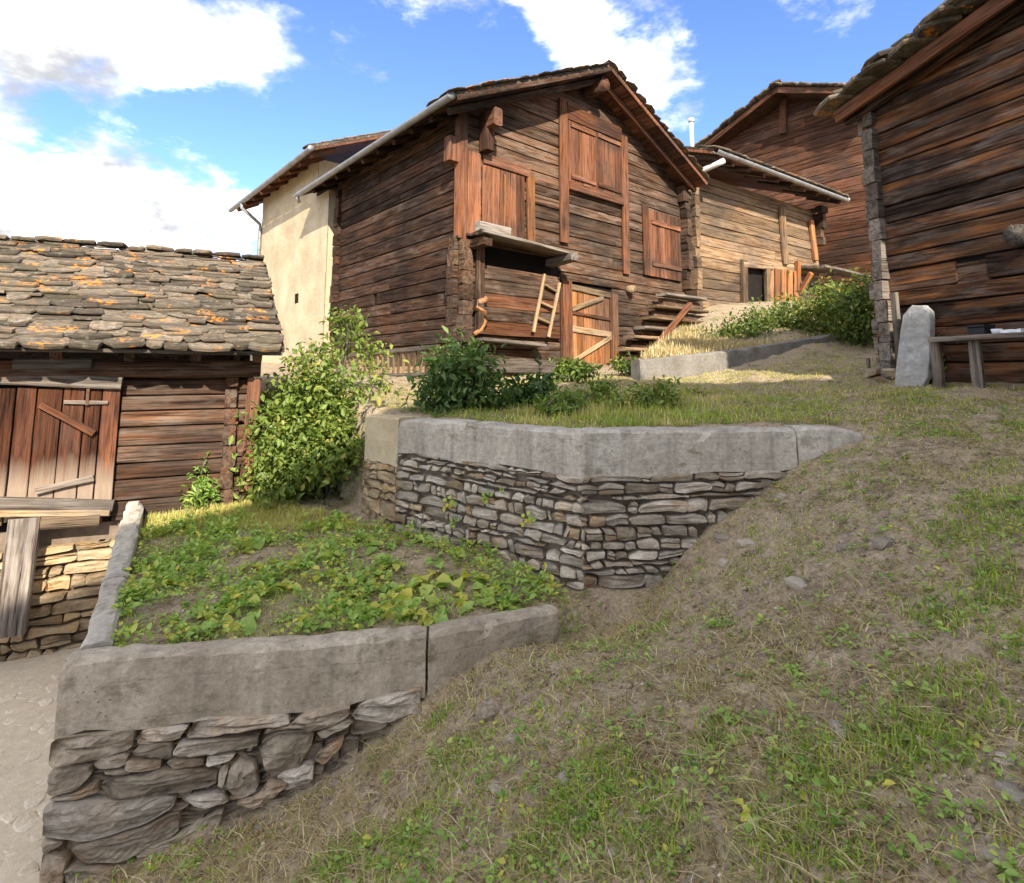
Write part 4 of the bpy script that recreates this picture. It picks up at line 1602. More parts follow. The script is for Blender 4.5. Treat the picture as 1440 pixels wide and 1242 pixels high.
# ------------------------------------------------------------------ slate-roofed shed
def build_shed():
    f = SHED
    root = empty('slate_shed', f.pt(-1.2, -2.4), 'low log shed with a lichen-covered stone slab roof and plank door', 'shed')
    sL = -4.2
    zs = -1.42
    zt = .14
    sd, zd = f.px(172, 545)
    sd2, _ = f.px(160, 700)
    ds = (sd + sd2) / 2 - .0
    log_wall(f, root, zs, zt, lambda z: (sL, 0), sL, -.06, M['shed'], .19, ((sL, ds, -1.3, -.12),), (0, .10), t=.12)
    log_ends(f, -.16, zs, 0.0, M['shed'], root, .2, .12, .09)
    op = beam('corner_post', f.P(346, 690, .05), f.P(358, 532, .05), .13, .08, M['red'], root, f.d)
    # side and rear
    plate('wall', [f.pt(0, zs - 1, -.1), f.pt(0, zs - 1, -4), f.pt(0, .9, -4), f.pt(0, .2, -.1)], .1, M['shed'], root)
    plate('wall', [f.pt(sL, zs - 1, -4), f.pt(0, zs - 1, -4), f.pt(0, 1.2, -4), f.pt(sL, 1.2, -4)], .1, M['shed'], root)
    # top plate and lintels
    beam('top_plate', f.pt(sL, .05, .05), f.pt(.10, .05, .05), .17, .16, M['shed'], root)
    beam('lintel', f.P(0, 530, .07), f.P(172, 538, .07), .13, .10, M['grey'], root)
    beam('lintel', f.P(20, 512, .12), f.P(130, 512, .12), .10, .10, M['grey'], root)
    # door
    dr = empty_part('door', f.pt(ds - .6, -1.3, .03), root)
    px = [(0, 22), (22, 48), (48, 72), (72, 98), (98, 120), (120, 145), (145, 168)]
    s_ = ds
    widths = [.15, .13, .17, .19, .15, .15, .19, .17, .2]
    k = 0
    while s_ > sL + .2 and k < 9:
        w_ = widths[k]
        zt_ = -.13 + random.uniform(-.015, .02)
        zb_ = -1.33 + random.uniform(-.02, .03)
        beam('plank', f.pt(s_ - w_ / 2, zb_, .045), f.pt(s_ - w_ / 2, zt_, .045), w_ - .012, .035, M['shed_door'], dr, f.d)
        s_ -= w_
        k += 1
    beam('brace', f.P(56, 569, .09), f.P(132, 610, .09), .06, .04, M['red'], dr)
    beam('brace', f.P(50, 691, .09), f.P(132, 672, .09), .055, .04, M['grey'], dr)
    beam('rail', f.P(90, 565, .075), f.P(152, 566, .075), .03, .03, M['grey'], dr)
    beam('latch_bar', f.P(125, 528, .085), f.P(123, 570, .085), .025, .025, M['iron'], dr, f.d)
    # sill timbers
    beam('sill', f.P(-60, 705, .06), f.P(160, 711, .06), .10, .12, M['grey'], root)
    beam('sill', f.P(-60, 722, .10), f.P(155, 720, .08), .05, .14, M['tan'], root)
    beam('sill', f.P(55, 735, .08), f.P(142, 728, .08), .11, .16, M['tan'], root)
    # stone foundation
    plate('foundation', [f.pt(sL, -2.7, -.06), f.pt(-.02, -2.7, -.06), f.pt(-.02, zs + .02, -.06), f.pt(sL, zs + .02, -.06)], .15, M['earth'], root)
    b = [(-2.6, -2.55), (-.9, -2.55), (-.9, -1.60), (-2.6, -1.60)]
    for c in courses(-2.6, -.9, -2.55, -1.55, .24, .085, 0, lambda s: -1.58, 11.0):
        if poly_area(c) > .001:
            poly_stone('stone', c, f, M['ochre'], root, random.uniform(.02, .06), .1, .018)
    # roof: slope w, rise
    e, ov = .42, .30
    w_, rise = 2.35, 1.30
    zE = .26
    A0, A1 = f.pt(sL - .4, zE, e), f.pt(ov, zE, e)
    B0, B1 = f.pt(sL - .4, zE + rise, e - w_), f.pt(ov - .10, zE + rise, e - w_)
    C0, C1 = f.pt(sL - .4, zE + .2, e - 2 * w_), f.pt(ov - .1, zE + .2, e - 2 * w_)
    rf = plate('roof', [A0, A1, B1, B0], .05, M['shed'], root)
    rb = plate('roof', [B0, B1, C1, C0], .05, M['slate'], root)
    nn = (A1 - A0).cross(B0 - A0).normalized()
    ex, ey = f.d.copy(), (B1 - A1 + f.d * .10).normalized()
    Ls = (B1 - A1).length
    rows = 26
    extra = []
    for r_ in range(rows + 1):
        t = r_ / rows
        s_ = ov + .02 - random.uniform(0, .08) - .1 * t
        while s_ > -2.5:
            L_ = random.uniform(.14, .48)
            P = f.pt(s_ - L_ / 2, zE, e) + ey * (Ls * t) + nn * (.035 + random.uniform(-.012, .02))
            T_ = random.uniform(.018, .036)
            D_ = random.uniform(.20, .30)
            if r_ == 0:
                P = P - ey * .05
                T_ = .045
            put_slab(P, ex, ey, nn, L_ * 1.06, D_, T_, rf, random.uniform(-.09, .09), random.uniform(.06, .26), random.uniform(-.05, .05))
            s_ -= L_ * random.uniform(.88, .99)
    # ridge slabs
    s_ = ov - .12
    while s_ > -2.8:
        L_ = random.uniform(.2, .4)
        put_slab(f.pt(s_ - L_ / 2, zE + rise + .045 + random.uniform(-.015, .025), e - w_ + .02), ex, Vector((ex.y * -1, ex.x, 0)), UP, L_, .34, .045, rf, random.uniform(-.15, .15), random.uniform(-.06, .06))
        s_ -= L_ * .95
    # eaves boards and rafter feet
    beam('eaves_board', f.pt(sL, zE - .055, e - .06), f.pt(ov - .02, zE - .055, e - .06), .035, .20, M['grey'], rf, UP, .4)
    for i in range(8):
        s_ = ov - .25 - i * .55
        beam('rafter', f.pt(s_, zE - .10, e - .08), f.pt(s_, zE + .12, e - .55), .10, .09, M['shed'], rf)
    # leaning timber by the foundation
    q = beam('timber_post', f.P(14, 893, .18), f.P(36, 728, .12), .22, .12, M['grey'], None, f.d)
    tag(q, 'thick grey timber leaning against the shed foundation', 'timber')


build_shed()


# ------------------------------------------------------------------ small barn
def build_small_barn():
    f = SMALL
    root = empty('small_barn', f.pt(2, .9), 'small sun-bleached log barn with a dark doorway and zinc gutter beside the big barn', 'barn')
    s1, _ = f.px(1150, 350)
    zt = f.px(985, 240)[1] - .1
    zb = .75
    d0, zd0 = f.px(1053, 440)
    d1, zd1 = f.px(1076, 382)
    door = (d0, d1, .5, zd1)
    log_wall(f, root, zb, zt, lambda z: (0, s1), 0, s1, M['wall_pale'], .26, (door,), (.0, .0), t=.16, core_in=.08)
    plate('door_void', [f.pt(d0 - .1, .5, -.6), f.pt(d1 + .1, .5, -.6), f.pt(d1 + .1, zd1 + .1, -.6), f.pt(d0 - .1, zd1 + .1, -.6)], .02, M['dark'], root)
    log_ends(f, .08, .9, zt - .2, M['wall_pale'], root, .25, .18, .18)
    log_ends(f, s1 - .1, zt - 1.1, zt, M['wall_gable'], root, .25, .2, .3)
    plate('wall', [f.pt(s1, 0, -.1), f.pt(s1, 0, -5), f.pt(s1, zt, -5), f.pt(s1, zt, -.1)], .12, M['wall_pale'], root)
    plate('wall', [f.pt(0.02, 0, -.1), f.pt(0.02, 0, -5), f.pt(0.02, zt, -5), f.pt(0.02, zt, -.1)], -.12, M['wall_pale'], root)
    beam('doorpost', f.P(1047, 450, .06), f.P(1046, 366, .06), .22, .10, M['wall_pale'], root, f.d)
    beam('doorpost', f.P(1080, 440, .06), f.P(1079, 378, .06), .16, .10, M['tan'], root, f.d)
    beam('lintel', f.P(1044, 372, .07), f.P(1086, 376, .07), .14, .10, M['wall_pale'], root)
    bw = empty_part('boarding', f.P(1100, 400, .04), root)
    for i in range(5):
        x = 1084 + i * 9
        beam('plank', f.P(x, 432, .05), f.P(x, 378 + i, .05), .24, .04, M['orange'], bw, f.d)
    beam('wall_post', f.P(1105, 372, .06), f.P(1099, 292, .06), .24, .09, M['wall_pale'], root, f.d)
    beam('corner_post', f.P(1147, 366, .06), f.P(1140, 310, .06), .2, .1, M['orange'], root, f.d)
    beam('wall_post', f.P(1123, 410, .08), f.P(1122, 368, .08), .16, .1, M['orange'], root, f.d)
    # little canopy on a prop
    cn = empty_part('canopy', f.P(1140, 375, .3), root)
    for i in range(3):
        o_ = .15 + i * .26
        beam('board', f.pt(f.px(1126, 372, .1)[0], f.px(1126, 376, .1)[1] - i * .03, o_), f.pt(f.px(1192, 392, .1)[0], f.px(1180, 386, .1)[1] - i * .05, o_), .07, .25, M['grey'], cn)
    beam('prop', f.P(1125, 412, .1), f.P(1141, 384, .5), .12, .10, M['orange'], cn)
    # roof, eaves towards the viewer
    e = .85
    ze = f.px(1100, 248, e)[1]
    A0, A1 = f.pt(-.15, ze, e), f.pt(f.px(1188, 281, e)[0], ze, e)
    B0, B1 = A0 - f.n * 3.6 + UP * 1.45, A1 - f.n * 3.6 + UP * 1.45
    C0, C1 = B0 - f.n * 2.7 - UP * 1.1, B1 - f.n * 2.7 - UP * 1.1
    rf = plate('roof', [A0, A1, B1, B0], .06, M['red'], root)
    plate('roof', [B0, B1, C1, C0], .06, M['slate'], root)
    nn = (A1 - A0).cross(B0 - A0).normalized()
    ex, ey = f.d.copy(), (B0 - A0).normalized()
    plate('stone_cover', [A0 + nn * .06, A1 + nn * .06, B1 + nn * .06, B0 + nn * .06], .05, M['slate'], rf)
    s_ = 0
    while s_ < (A1 - A0).length:
        for d in (.05, .4):
            put_slab(A0 + ex * (s_ + .2) + ey * d + nn * .09, ex, ey, nn, .5, .5, .045, rf, random.uniform(-.1, .1), .06)
        s_ += .42
    L_ = (A1 - A0).length
    for i in range(10):
        s_ = .2 + i * (L_ - .4) / 9
        beam('rafter', A0 + ex * s_ - UP * .1 - f.n * .05, A0 + ex * s_ - f.n * 1.0 + UP * .28, .13, .11, M['wall_gable'], rf)
    beam('purlin', f.pt(s1 - .4, zt - .05, .3), f.pt(A1.dot(f.d) - f.O.dot(f.d) - .1, zt - .05, .3), .2, .2, M['wall_gable'], rf)
    gp = [A0 + f.n * .07 - UP * .01, A0.lerp(A1, .5) + f.n * .07 - UP * .02, A1 + f.n * .07 - UP * .03]
    g_ = tube('gutter', gp, .075, M['zinc'], root, 8, half=True)
    tube('gutter_end', [gp[2], gp[2] + f.d * .012], .076, M['zinc'], g_, 12)
    tube('downpipe', [f.P(1018, 226, .9), f.P(1008, 231, .8), f.P(992, 238, .5), f.P(985, 243, .4)], .07, M['white_pipe'], root, 8)
    # white vent pipe behind
    q = f.P(973, 200, -2.8)
    t = f.P(972, 172, -2.8)
    vp = tube('vent_pipe', [q - UP * .8, t], .07, M['white_pipe'], root, 10)
    tube('vent_cap', [t, t + UP * .12], .10, M['white_pipe'], vp, 10)


build_small_barn()


# ------------------------------------------------------------------ far barn
def build_far_barn():
    f = FAR
    root = empty('red_brown_barn', f.pt(-2.5, 2.0), 'tall red-brown log barn gable rising behind the small barn', 'barn')
    sa, za = f.px(1000, 208)
    sr, zr = f.px(1106, 136)
    s1 = sr + (sr - sa) * .92
    ze = f.px(1000, 215)[1]

    def span(z):
        if z < ze:
            return (sa, s1)
        k = min(1, (z - ze) / (zr - .25 - ze))
        return (sa + (sr - sa) * k, s1 - (s1 - sr) * k)
    log_wall(f, root, 2.2, zr - .3, span, sa, s1, M['wall_far'], .30, (), (.0, .2), t=.2)
    plate('wall', [f.pt(sa, 1, -.1), f.pt(sa, 1, -6), f.pt(sa, ze, -6), f.pt(sa, ze, -.1)], -.12, M['wall_far'], root)
    plate('wall', [f.pt(s1, 1, -.1), f.pt(s1, 1, -6), f.pt(s1, ze, -6), f.pt(s1, ze, -.1)], .12, M['wall_far'], root)
    beam('king_post', f.P(1101, 188, .1), f.P(1102, 138, .1), .26, .14, M['wall_far'], root, f.d)
    of = .8
    A0, B0, S0 = f.pt(sa - .7, ze - .25, of), f.pt(sr, zr + .12, of), f.pt(s1 + .6, ze - .1, of)
    bk = -f.n * 7
    r1 = plate('roof', [A0, B0, B0 + bk, A0 + bk], .08, M['wall_far'], root)
    r2 = plate('roof', [B0, S0, S0 + bk, B0 + bk], .08, M['wall_far'], root)
    for (P, Q, rf) in ((A0, B0, r1), (B0, S0, r2)):
        ey = (Q - P).normalized()
        ex = -f.n
        nn = ex.cross(ey)
        if nn.z < 0:
            nn = -nn
        d = 0
        Ls = (Q - P).length
        while d < Ls:
            for e in (.1, .5):
                put_slab(P + ey * d + ex * (e + random.uniform(-.1, .05)) + nn * (.06 + random.uniform(0, .05)), ex, ey, nn, .6, .6, .07, rf, random.uniform(-.25, .25), random.uniform(-.12, .12))
            d += random.uniform(.28, .4)
        plate('stone_cover', [P + nn * .04 + ex * .2, Q + nn * .04 + ex * .2, Q + nn * .04 + bk, P + nn * .04 + bk], .03, M['slate'], rf)
        beam('barge_board', P - nn * .12, Q - nn * .12, .2, .06, M['wall_far'], rf, nn, .8)


build_far_barn()


# ------------------------------------------------------------------ right barn
def build_right_barn():
    f = RB
    root = empty('dark_log_barn', f.pt(.3, -.2), 'dark log barn with weathered cross-jointed corner behind the bench', 'barn')
    s_e = 4.6
    zc = f.px(1235, 150)[1]                               # wall top at the corner
    a_, b_ = f.px(1260, 130)[0], f.px(1420, 5)[0]
    slope = .60

    def span(z):
        return (0, s_e) if z < zc else (max(0, (z - zc) / slope), s_e)
    zb = -.12
    h0, hz0 = f.px(1345, 394)
    h1, hz1 = f.px(1388, 374)
    log_wall(f, root, zb, zc + s_e * slope - .05, span, 0, s_e, M['wall_burnt'], .215, ((h0, h1, hz0, hz1),), (.06, 0), t=.17, splits=False)
    beam('vent_shutter', f.pt(h0 - .01, (hz0 + hz1) / 2, -.035), f.pt(h1 + .01, (hz0 + hz1) / 2, -.035), .24, .03, M['wall_gable'], root)
    # cross-jointed corner: log ends of the gable and of the hidden wall
    log_ends(f, .07, -.05, zc - .1, M['grey'], root, .22, .13, .10)
    z = -.02
    while z < zc - .1:
        h = .22 * random.uniform(.85, 1.15)
        beam('log_end', f.pt(.0, z + h / 2, -.10), f.pt(-.12 * random.uniform(.7, 1.15), z + h / 2, -.10), h - .012, .17, M['wall_pale'] if random.random() < .5 else M['grey'], root, UP, .3, .010)
        z += h
    bkw = f.pt(0, 0, -5)
    plate('wall', [f.pt(.02, -.3, -.1), f.pt(.02, -.3, -6), f.pt(.02, zc, -6), f.pt(.02, zc, -.1)], .12, M['wall_burnt'], root)
    plate('wall', [f.pt(s_e, -.3, -.1), f.pt(s_e, -.3, -6), f.pt(s_e, zc + s_e * slope, -6), f.pt(s_e, zc + s_e * slope, -.1)], .12, M['wall_burnt'], root)
    # roof verge
    of = .26
    s0, z0 = f.px(1176, 166, of)
    s9, z9 = f.px(1412, 0, of)
    k = (z9 - z0) / (s9 - s0)
    P, Q = f.pt(s0, z0, of), f.pt(s_e, z0 + k * (s_e - s0), of)
    ey = (Q - P).normalized()
    ex = -f.n
    nn = ex.cross(ey)
    if nn.z < 0:
        nn = -nn
    bk = -f.n * 7
    up_ = nn * .09
    rf = plate('roof', [P + up_, Q + up_, Q + bk + up_, P + bk + up_], .06, M['wall_burnt'], root)
    L_ = (Q - P).length
    beam('barge_board', P, P + ey * 2.9, .15, .06, M['red'], rf, nn, .5)
    beam('barge_board', P + ey * 2.92, Q, .15, .06, M['red'], rf, nn, .5)
    beam('rafter', P + ex * .16 - nn * .02, Q + ex * .16 - nn * .02, .13, .10, M['wall_burnt'], rf, nn, .5)
    d = .05
    while d < L_:
        for e in (.02, .40):
            for lay in range(2):
                put_slab(P + ey * (d + lay * .1) + ex * (e + random.uniform(-.06, .05)) + nn * (.13 + lay * .055 + random.uniform(-.01, .02)), ex, ey, nn,
                         .5, random.uniform(.4, .6), .055, rf, random.uniform(-.3, .3), random.uniform(.02, .16))
        d += random.uniform(.26, .38)
    plate('stone_cover', [P + nn * .13 + ex * .25, Q + nn * .13 + ex * .25, Q + nn * .13 + bk, P + nn * .13 + bk], .03, M['slate'], rf)
    # stones under the corner
    ft = f
    for (x, y, w_, h_) in ((1245, 492, 26, 22), (1250, 512, 30, 18), (1238, 470, 18, 16)):
        pass
    b = [(-.18, -.30), (.45, -.30), (.45, .06), (-.18, .06)]
    pts = row_points(-.18, .45, -.3, .06, .2, .12)
    for c in cells(pts, b, 1.5, .1):
        if poly_area(c) > .002:
            poly_stone('foundation_stone', c, f, M['brownstone'], root, random.uniform(.08, .16), .2, .02)
    # protruding beam stub
    s_, z_ = f.px(1438, 332)
    tube('beam_stub', [f.pt(s_ + .05, z_, -.05), f.pt(s_ + .05, z_ - .02, .22)], .10, M['grey'], root, 9, jit=.04)


build_right_barn()


# ------------------------------------------------------------------ things along the right barn
def build_right_things():
    f = RB
    # standing stone slab
    zoom = [(1265, 541), (1266, 470), (1268, 437), (1279, 424), (1296, 424), (1306, 433), (1309, 460), (1312, 495), (1311, 525), (1305, 543), (1290, 546), (1275, 545)]
    o = .22
    q = [f.px(x, y, o) for x, y in zoom]
    cx_, cz_ = sum(p[0] for p in q) / len(q), min(p[1] for p in q)
    V, F = [], []
    n = len(q)
    ar = sum((q[i][0]) * (q[(i + 1) % n][1]) - (q[(i + 1) % n][0]) * (q[i][1]) for i in range(n))
    if ar < 0:
        q = q[::-1]
    # refine the outline and add depth
    qq = []
    for i in range(n):
        a, b = q[i], q[(i + 1) % n]
        for k in range(3):
            qq.append((a[0] + (b[0] - a[0]) * k / 3 + random.uniform(-.004, .004), a[1] + (b[1] - a[1]) * k / 3 + random.uniform(-.004, .004)))
    m = len(qq)
    mx, mz = sum(p[0] for p in qq) / m, sum(p[1] for p in qq) / m
    for (k, y) in ((.95, .09), (1, .07), (1, .012), (.96, .0), (.6, -.006), (.25, -.004)):
        for (a, z) in qq:
            aa, zz = mx + (a - mx) * k, mz + (z - mz) * k
            V.append((aa - cx_, y + (zz - cz_) * .13 + .008 * mnoise.noise(Vector((aa * 9, zz * 9, y * 3))), zz - cz_ - .04))
    for r_ in range(5):
        for k in range(m):
            F.append((r_ * m + k, r_ * m + (k + 1) % m, (r_ + 1) * m + (k + 1) % m, (r_ + 1) * m + k))
    F.append(tuple(range(m - 1, -1, -1)))
    F.append(tuple(5 * m + k for k in range(m)))
    s_ = mesh('stone_slab', V, F, M['slab'], None, f.M(cx_, cz_, o + .10))
    tag(s_, 'upright pale grey stone slab leaning against the dark log barn', 'stone slab')
    # thin grey pole beside it
    p_ = beam('pole', f.P(1268, 528, .16), f.P(1257, 412, .10), .075, .05, M['grey'], None, f.d)
    tag(p_, 'thin grey pole standing between the barn corner and the stone slab', 'pole')
    # bench
    o = .40
    P0, P1 = f.P(1306, 478, o), f.P(1440, 470, o)
    ze = P0.z
    bn = empty('bench', f.P(1370, 540, o), 'simple grey plank bench on a post against the dark log barn', 'bench')
    s0, s1 = f.px(1306, 478, o)[0], f.px(1440, 470, o)[0] + .35
    beam('seat', f.pt(s0, ze, o - .13), f.pt(s1, ze + .0, o - .13), .05, .30, M['grey'], bn)
    sl, zl = f.px(1366, 541, o)
    for (ss, sp) in ((sl, .03), (s1 - .12, 0), (s0 - .0, 0)):
        q_ = f.pt(ss + .03, 0, o - .06)
        g_ = gz(q_.x, q_.y)
        beam('leg', Vector((q_.x, q_.y, g_ - .05)), f.pt(ss - .0, ze - .02, o - .10), .09, .06, M['grey'], bn, f.d)
    # black box on the bench with small pale papers beside it
    c0, c1 = f.px(1356, 470, o)[0], f.px(1379, 470, o)[0]
    zt = ze + .027
    w_ = c1 - c0
    A, B = f.pt(c0, zt + .055, o - .13), f.pt(c1, zt + .055, o - .13)
    bx = empty('black_box', f.pt((c0 + c1) / 2, zt, o - .13), 'small black box lying on the bench seat', 'box')
    beam('box_body', f.pt(c0, zt + .035, o - .13), f.pt(c1, zt + .035, o - .13), .07, .15, M['black'], bx, UP, .2, .008, .001, .001)
    beam('lid', f.pt(c0 - .006, zt + .08, o - .13), f.pt(c1 + .006, zt + .08, o - .13), .025, .165, M['black'], bx, UP, .2, .006, .001, .001)
    cc = f.px(1390, 470, o)[0]
    V, F = [], []
    pts = [f.pt(cc, zt, o - .12), f.pt(cc, zt + .045, o - .12)]
    cup = tube('cup', [pts[0], pts[0].lerp(pts[1], .5), pts[1]], .035, M['paper'], None, 12, r1=.045)
    tag(cup, 'small white cup on the bench beside the black box', 'cup')
    ca, cb = f.px(1402, 470, o)[0], f.px(1432, 470, o)[0]
    pp = beam('paper_bundle', f.pt(ca, zt + .016, o - .14), f.pt(cb, zt + .016, o - .14), .03, .2, M['paper'], None, UP, .05, .004, .004, .01)
    tag(pp, 'flat white paper bundle lying on the bench', 'paper')
    # little stake at the grass edge
    a = ground_hit(1222, 523)
    stk = beam('stake', a - UP * .1, a + UP * .17 + Vector((.0, 0, 0)), .035, .03, M['grey'], None, f.d)
    tag(stk, 'short grey stake in the grass near the barn corner', 'stake')


build_right_things()


# ------------------------------------------------------------------ low concrete wall before the small barn
def build_low_wall():
    A, B = at_y(900, 520, 8.6), at_y(1172, 480, 10.2)
    A0, B0 = Vector((A.x, A.y, 0)), Vector((B.x, B.y, 0))
    fw = two_pt_face(A0, B0)
    w = empty('low_concrete_wall', (A.x, A.y, 0), 'low grey concrete kerb wall curving up before the small barn', 'wall')
    s0 = 0
    L_ = (B0 - A0).length
    zt0, zt1 = fw.px(905, 505)[1], fw.px(1172, 470)[1]
    c = .55
    P = A0.lerp(B0, c)
    top = lambda t: zt0 + (zt1 - zt0) * t ** 1.25
    bt = lambda t: -.5
    loft_wall('wall_block', A0, P - fw.d * .004, A0 - fw.n * .25, P - fw.n * .25 - fw.d * .004, lambda t: top(t * c), bt, M['concrete_low'], w, .012, .15, seed=41)
    loft_wall('wall_block', P + fw.d * .004, B0, P - fw.n * .25 + fw.d * .004, B0 - fw.n * .25, lambda t: top(c + t * (1 - c)), bt, M['concrete_low'], w, .012, .15, seed=43)
    # earth bank behind it up to the small barn
    V, F = [], []
    nx, ny = 30, 16
    for j in range(ny + 1):
        for i in range(nx + 1):
            p = A0.lerp(B0 + fw.d * 1.6, i / nx) - fw.n * .2
            q = SMALL.pt(-.6 + 8.4 * i / nx, 0, .15)
            v = j / ny
            r_ = p.lerp(q, v)
            z0 = top(min(1, i / nx * (1 + 1.6 / L_))) - .08
            z1 = 1.15 + .35 * i / nx
            V.append((r_.x, r_.y, z0 + (z1 - z0) * v + .08 * mnoise.noise(Vector((r_.x * 1.5, r_.y * 1.5, 0)))))
    for j in range(ny):
        for i in range(nx):
            F.append((j * (nx + 1) + i, j * (nx + 1) + i + 1, (j + 1) * (nx + 1) + i + 1, (j + 1) * (nx + 1) + i))
    b = mesh('bank', V, F, M['ground'], None, None, True)
    b['kind'] = 'structure'
    return b


BANK = build_low_wall()


# ------------------------------------------------------------------ unseen house behind the viewer: shades the foreground, pale plaster added to bounce light
def build_neighbour():
    root = empty('neighbour_house', (5.3, -7, -1.8), 'tall unseen house that shades the foreground, its pale plaster added to bounce light', 'house')
    y0, y1 = -7.0, -16.0
    xl, xa, xr = -1.6, 5.3, 12.0
    zl, za, zr = 5.9, 10.4, 6.2
    P = [(xl + .3, -4), (xr - .3, -4), (xr - .3, zr), (xa, za - .15), (xl + .3, zl)]
    for y in (y0 - .45, y1 + .4):
        V = [(x, y, z) for x, z in P] + [(x, y - .2, z) for x, z in P]
        mesh('gable_wall', V, [(4, 3, 2, 1, 0), (5, 6, 7, 8, 9)] + [(k, (k + 1) % 5, 5 + (k + 1) % 5, 5 + k) for k in range(5)], M['plaster'], root)
    for x, z in ((xl + .3, zl), (xr - .3, zr)):
        plate('wall', [(x, y0 - .6, -4), (x, y1 + .3, -4), (x, y1 + .3, z), (x, y0 - .6, z)], .2, M['plaster'], root)
    plate('roof', [(xl - .3, y0, zl - .2), (xa, y0, za), (xa, y1, za), (xl - .3, y1, zl - .2)], .14, M['slate'], root)
    plate('roof', [(xa, y0, za), (xr + .3, y0, zr - .2), (xr + .3, y1, zr - .2), (xa, y1, za)], .14, M['slate'], root)


build_neighbour()


# ------------------------------------------------------------------ vegetation
def unit(v):
    return v / np.maximum(1e-6, np.linalg.norm(v, axis=-1, keepdims=True))


def leaf_verts(P, D, Nn, size, aspect=.5, fold=.18, curl=.2):
    """P base, D direction, Nn normal; returns (n, 6, 3): base, two mid pairs, tip"""
    S = unit(np.cross(D, Nn))
    Nn = unit(np.cross(S, D))
    sz = size[:, None]
    w = sz * aspect * .5
    v0 = P
    m1 = P + D * sz * .38 - Nn * sz * fold * .0
    l = m1 + S * w + Nn * sz * fold * .5
    r = m1 - S * w + Nn * sz * fold * .5
    m2 = P + D * sz * .72 - Nn * sz * curl * .35
    l2 = m2 + S * w * .72 + Nn * sz * fold * .3
    r2 = m2 - S * w * .72 + Nn * sz * fold * .3
    tip = P + D * sz - Nn * sz * curl
    return np.stack([v0, l, l2, tip, r2, r], 1)


LEAF_F = [(0, 1, 2, 3), (0, 3, 4, 5)]


def bush(name, lobes, nclust, per, lsize, mat, label, cat, base, stems=6, aspect=.55, group=None, spread=.10, stem_mat=None, droop=.3, tone0=.45, outer=.55):
    root = empty(name, base, label, cat, group)
    C = np.array([[*c] for c, r in lobes])
    Rr = np.array([r for c, r in lobes])
    wts = Rr ** 2
    idx = rng.choice(len(lobes), nclust, p=wts / wts.sum())
    d = unit(rng.normal(size=(nclust, 3)))
    rad = Rr[idx] * (outer + (1 - outer) * rng.random(nclust)) * (1 + .18 * rng.normal(size=nclust))
    cc = C[idx] + d * rad[:, None] * np.array([1, 1, .95])
    keep = cc[:, 2] > base.z - .05
    cc, d = cc[keep], d[keep]
    n = len(cc)
    ctone = tone0 + .18 * rng.normal(size=n)
    P = np.repeat(cc, per, 0) + rng.normal(size=(n * per, 3)) * spread * np.array([1, 1, .7])
    out = np.repeat(d, per, 0)
    D = unit(out * .6 + rng.normal(size=P.shape) * .8 + np.array([0, 0, -droop]))
    Nn = unit(out * .5 + np.array([0, 0, .9]) + rng.normal(size=P.shape) * .45)
    sz = lsize * (.4 + 1.1 * rng.random(len(P)) ** 1.3)
    tone = np.clip(np.repeat(ctone, per) + .12 * rng.normal(size=len(P)), 0, 1)
    # loose shoots that stand out of the crown
    ns = max(6, nclust // 22)
    si = rng.choice(len(lobes), ns)
    sdir = unit(rng.normal(size=(ns, 3)) * np.array([1, 1, .6]) + np.array([0, 0, .55]))
    slen = Rr[si] + rng.uniform(.3, 1.8, ns) * lsize * 1.8
    SP, SD, ST = [], [], []
    shoots = []
    for q in range(ns):
        a_ = C[si[q]] + sdir[q] * Rr[si[q]] * .5
        b_ = C[si[q]] + sdir[q] * slen[q] + np.array([0, 0, -.15 * slen[q]])
        shoots.append((a_, b_))
        for t_ in np.linspace(.3, 1.0, 9):
            SP.append(a_ + (b_ - a_) * t_)
            SD.append(sdir[q] * .5 + rng.normal(size=3) * .7)
            ST.append(ctone[q % n] + .1)
    SP, SD = np.array(SP), unit(np.array(SD))
    P, D = np.concatenate([P, SP]), np.concatenate([D, SD])
    Nn = np.concatenate([Nn, unit(np.array([0, 0, 1.0]) + rng.normal(size=SP.shape) * .4)])
    sz = np.concatenate([sz, lsize * rng.uniform(.5, 1.1, len(SP))])
    tone = np.concatenate([tone, np.clip(np.array(ST), 0, 1)])
    fast_mesh('foliage', leaf_verts(P, D, Nn, sz, aspect), 6, mat, tone, root, LEAF_F)
    sm = stem_mat or M['grey']
    for (a_, b_) in shoots[:40]:
        tube('twig', [Vector(a_), Vector((a_ + b_) / 2) + UP * .01, Vector(b_)], .006, sm, root, 5, r1=.0025)
    for k in range(stems):
        c = C[rng.integers(len(C))] + rng.normal(size=3) * .05
        b = Vector((base.x + random.uniform(-.12, .12), base.y + random.uniform(-.1, .1), base.z - .06))
        e = Vector(c)
        m1_ = b.lerp(e, .4) + Vector((random.uniform(-.06, .06), random.uniform(-.06, .06), .06))
        m2_ = b.lerp(e, .75) + Vector((random.uniform(-.05, .05), random.uniform(-.05, .05), .03))
        tube('stem', [b, m1_, m2_, e], .018, sm, root, 6, r1=.005)
    return root


def lobes_px(lst, depth, spread=.25):
    out = []
    for (px, py, r) in lst:
        y = depth + random.uniform(-spread, spread)
        p = at_y(px, py, y)
        out.append((p, r * y / FPX))
    return out


def gpoint(px, py):
    p = ground_hit(px, py)
    return p


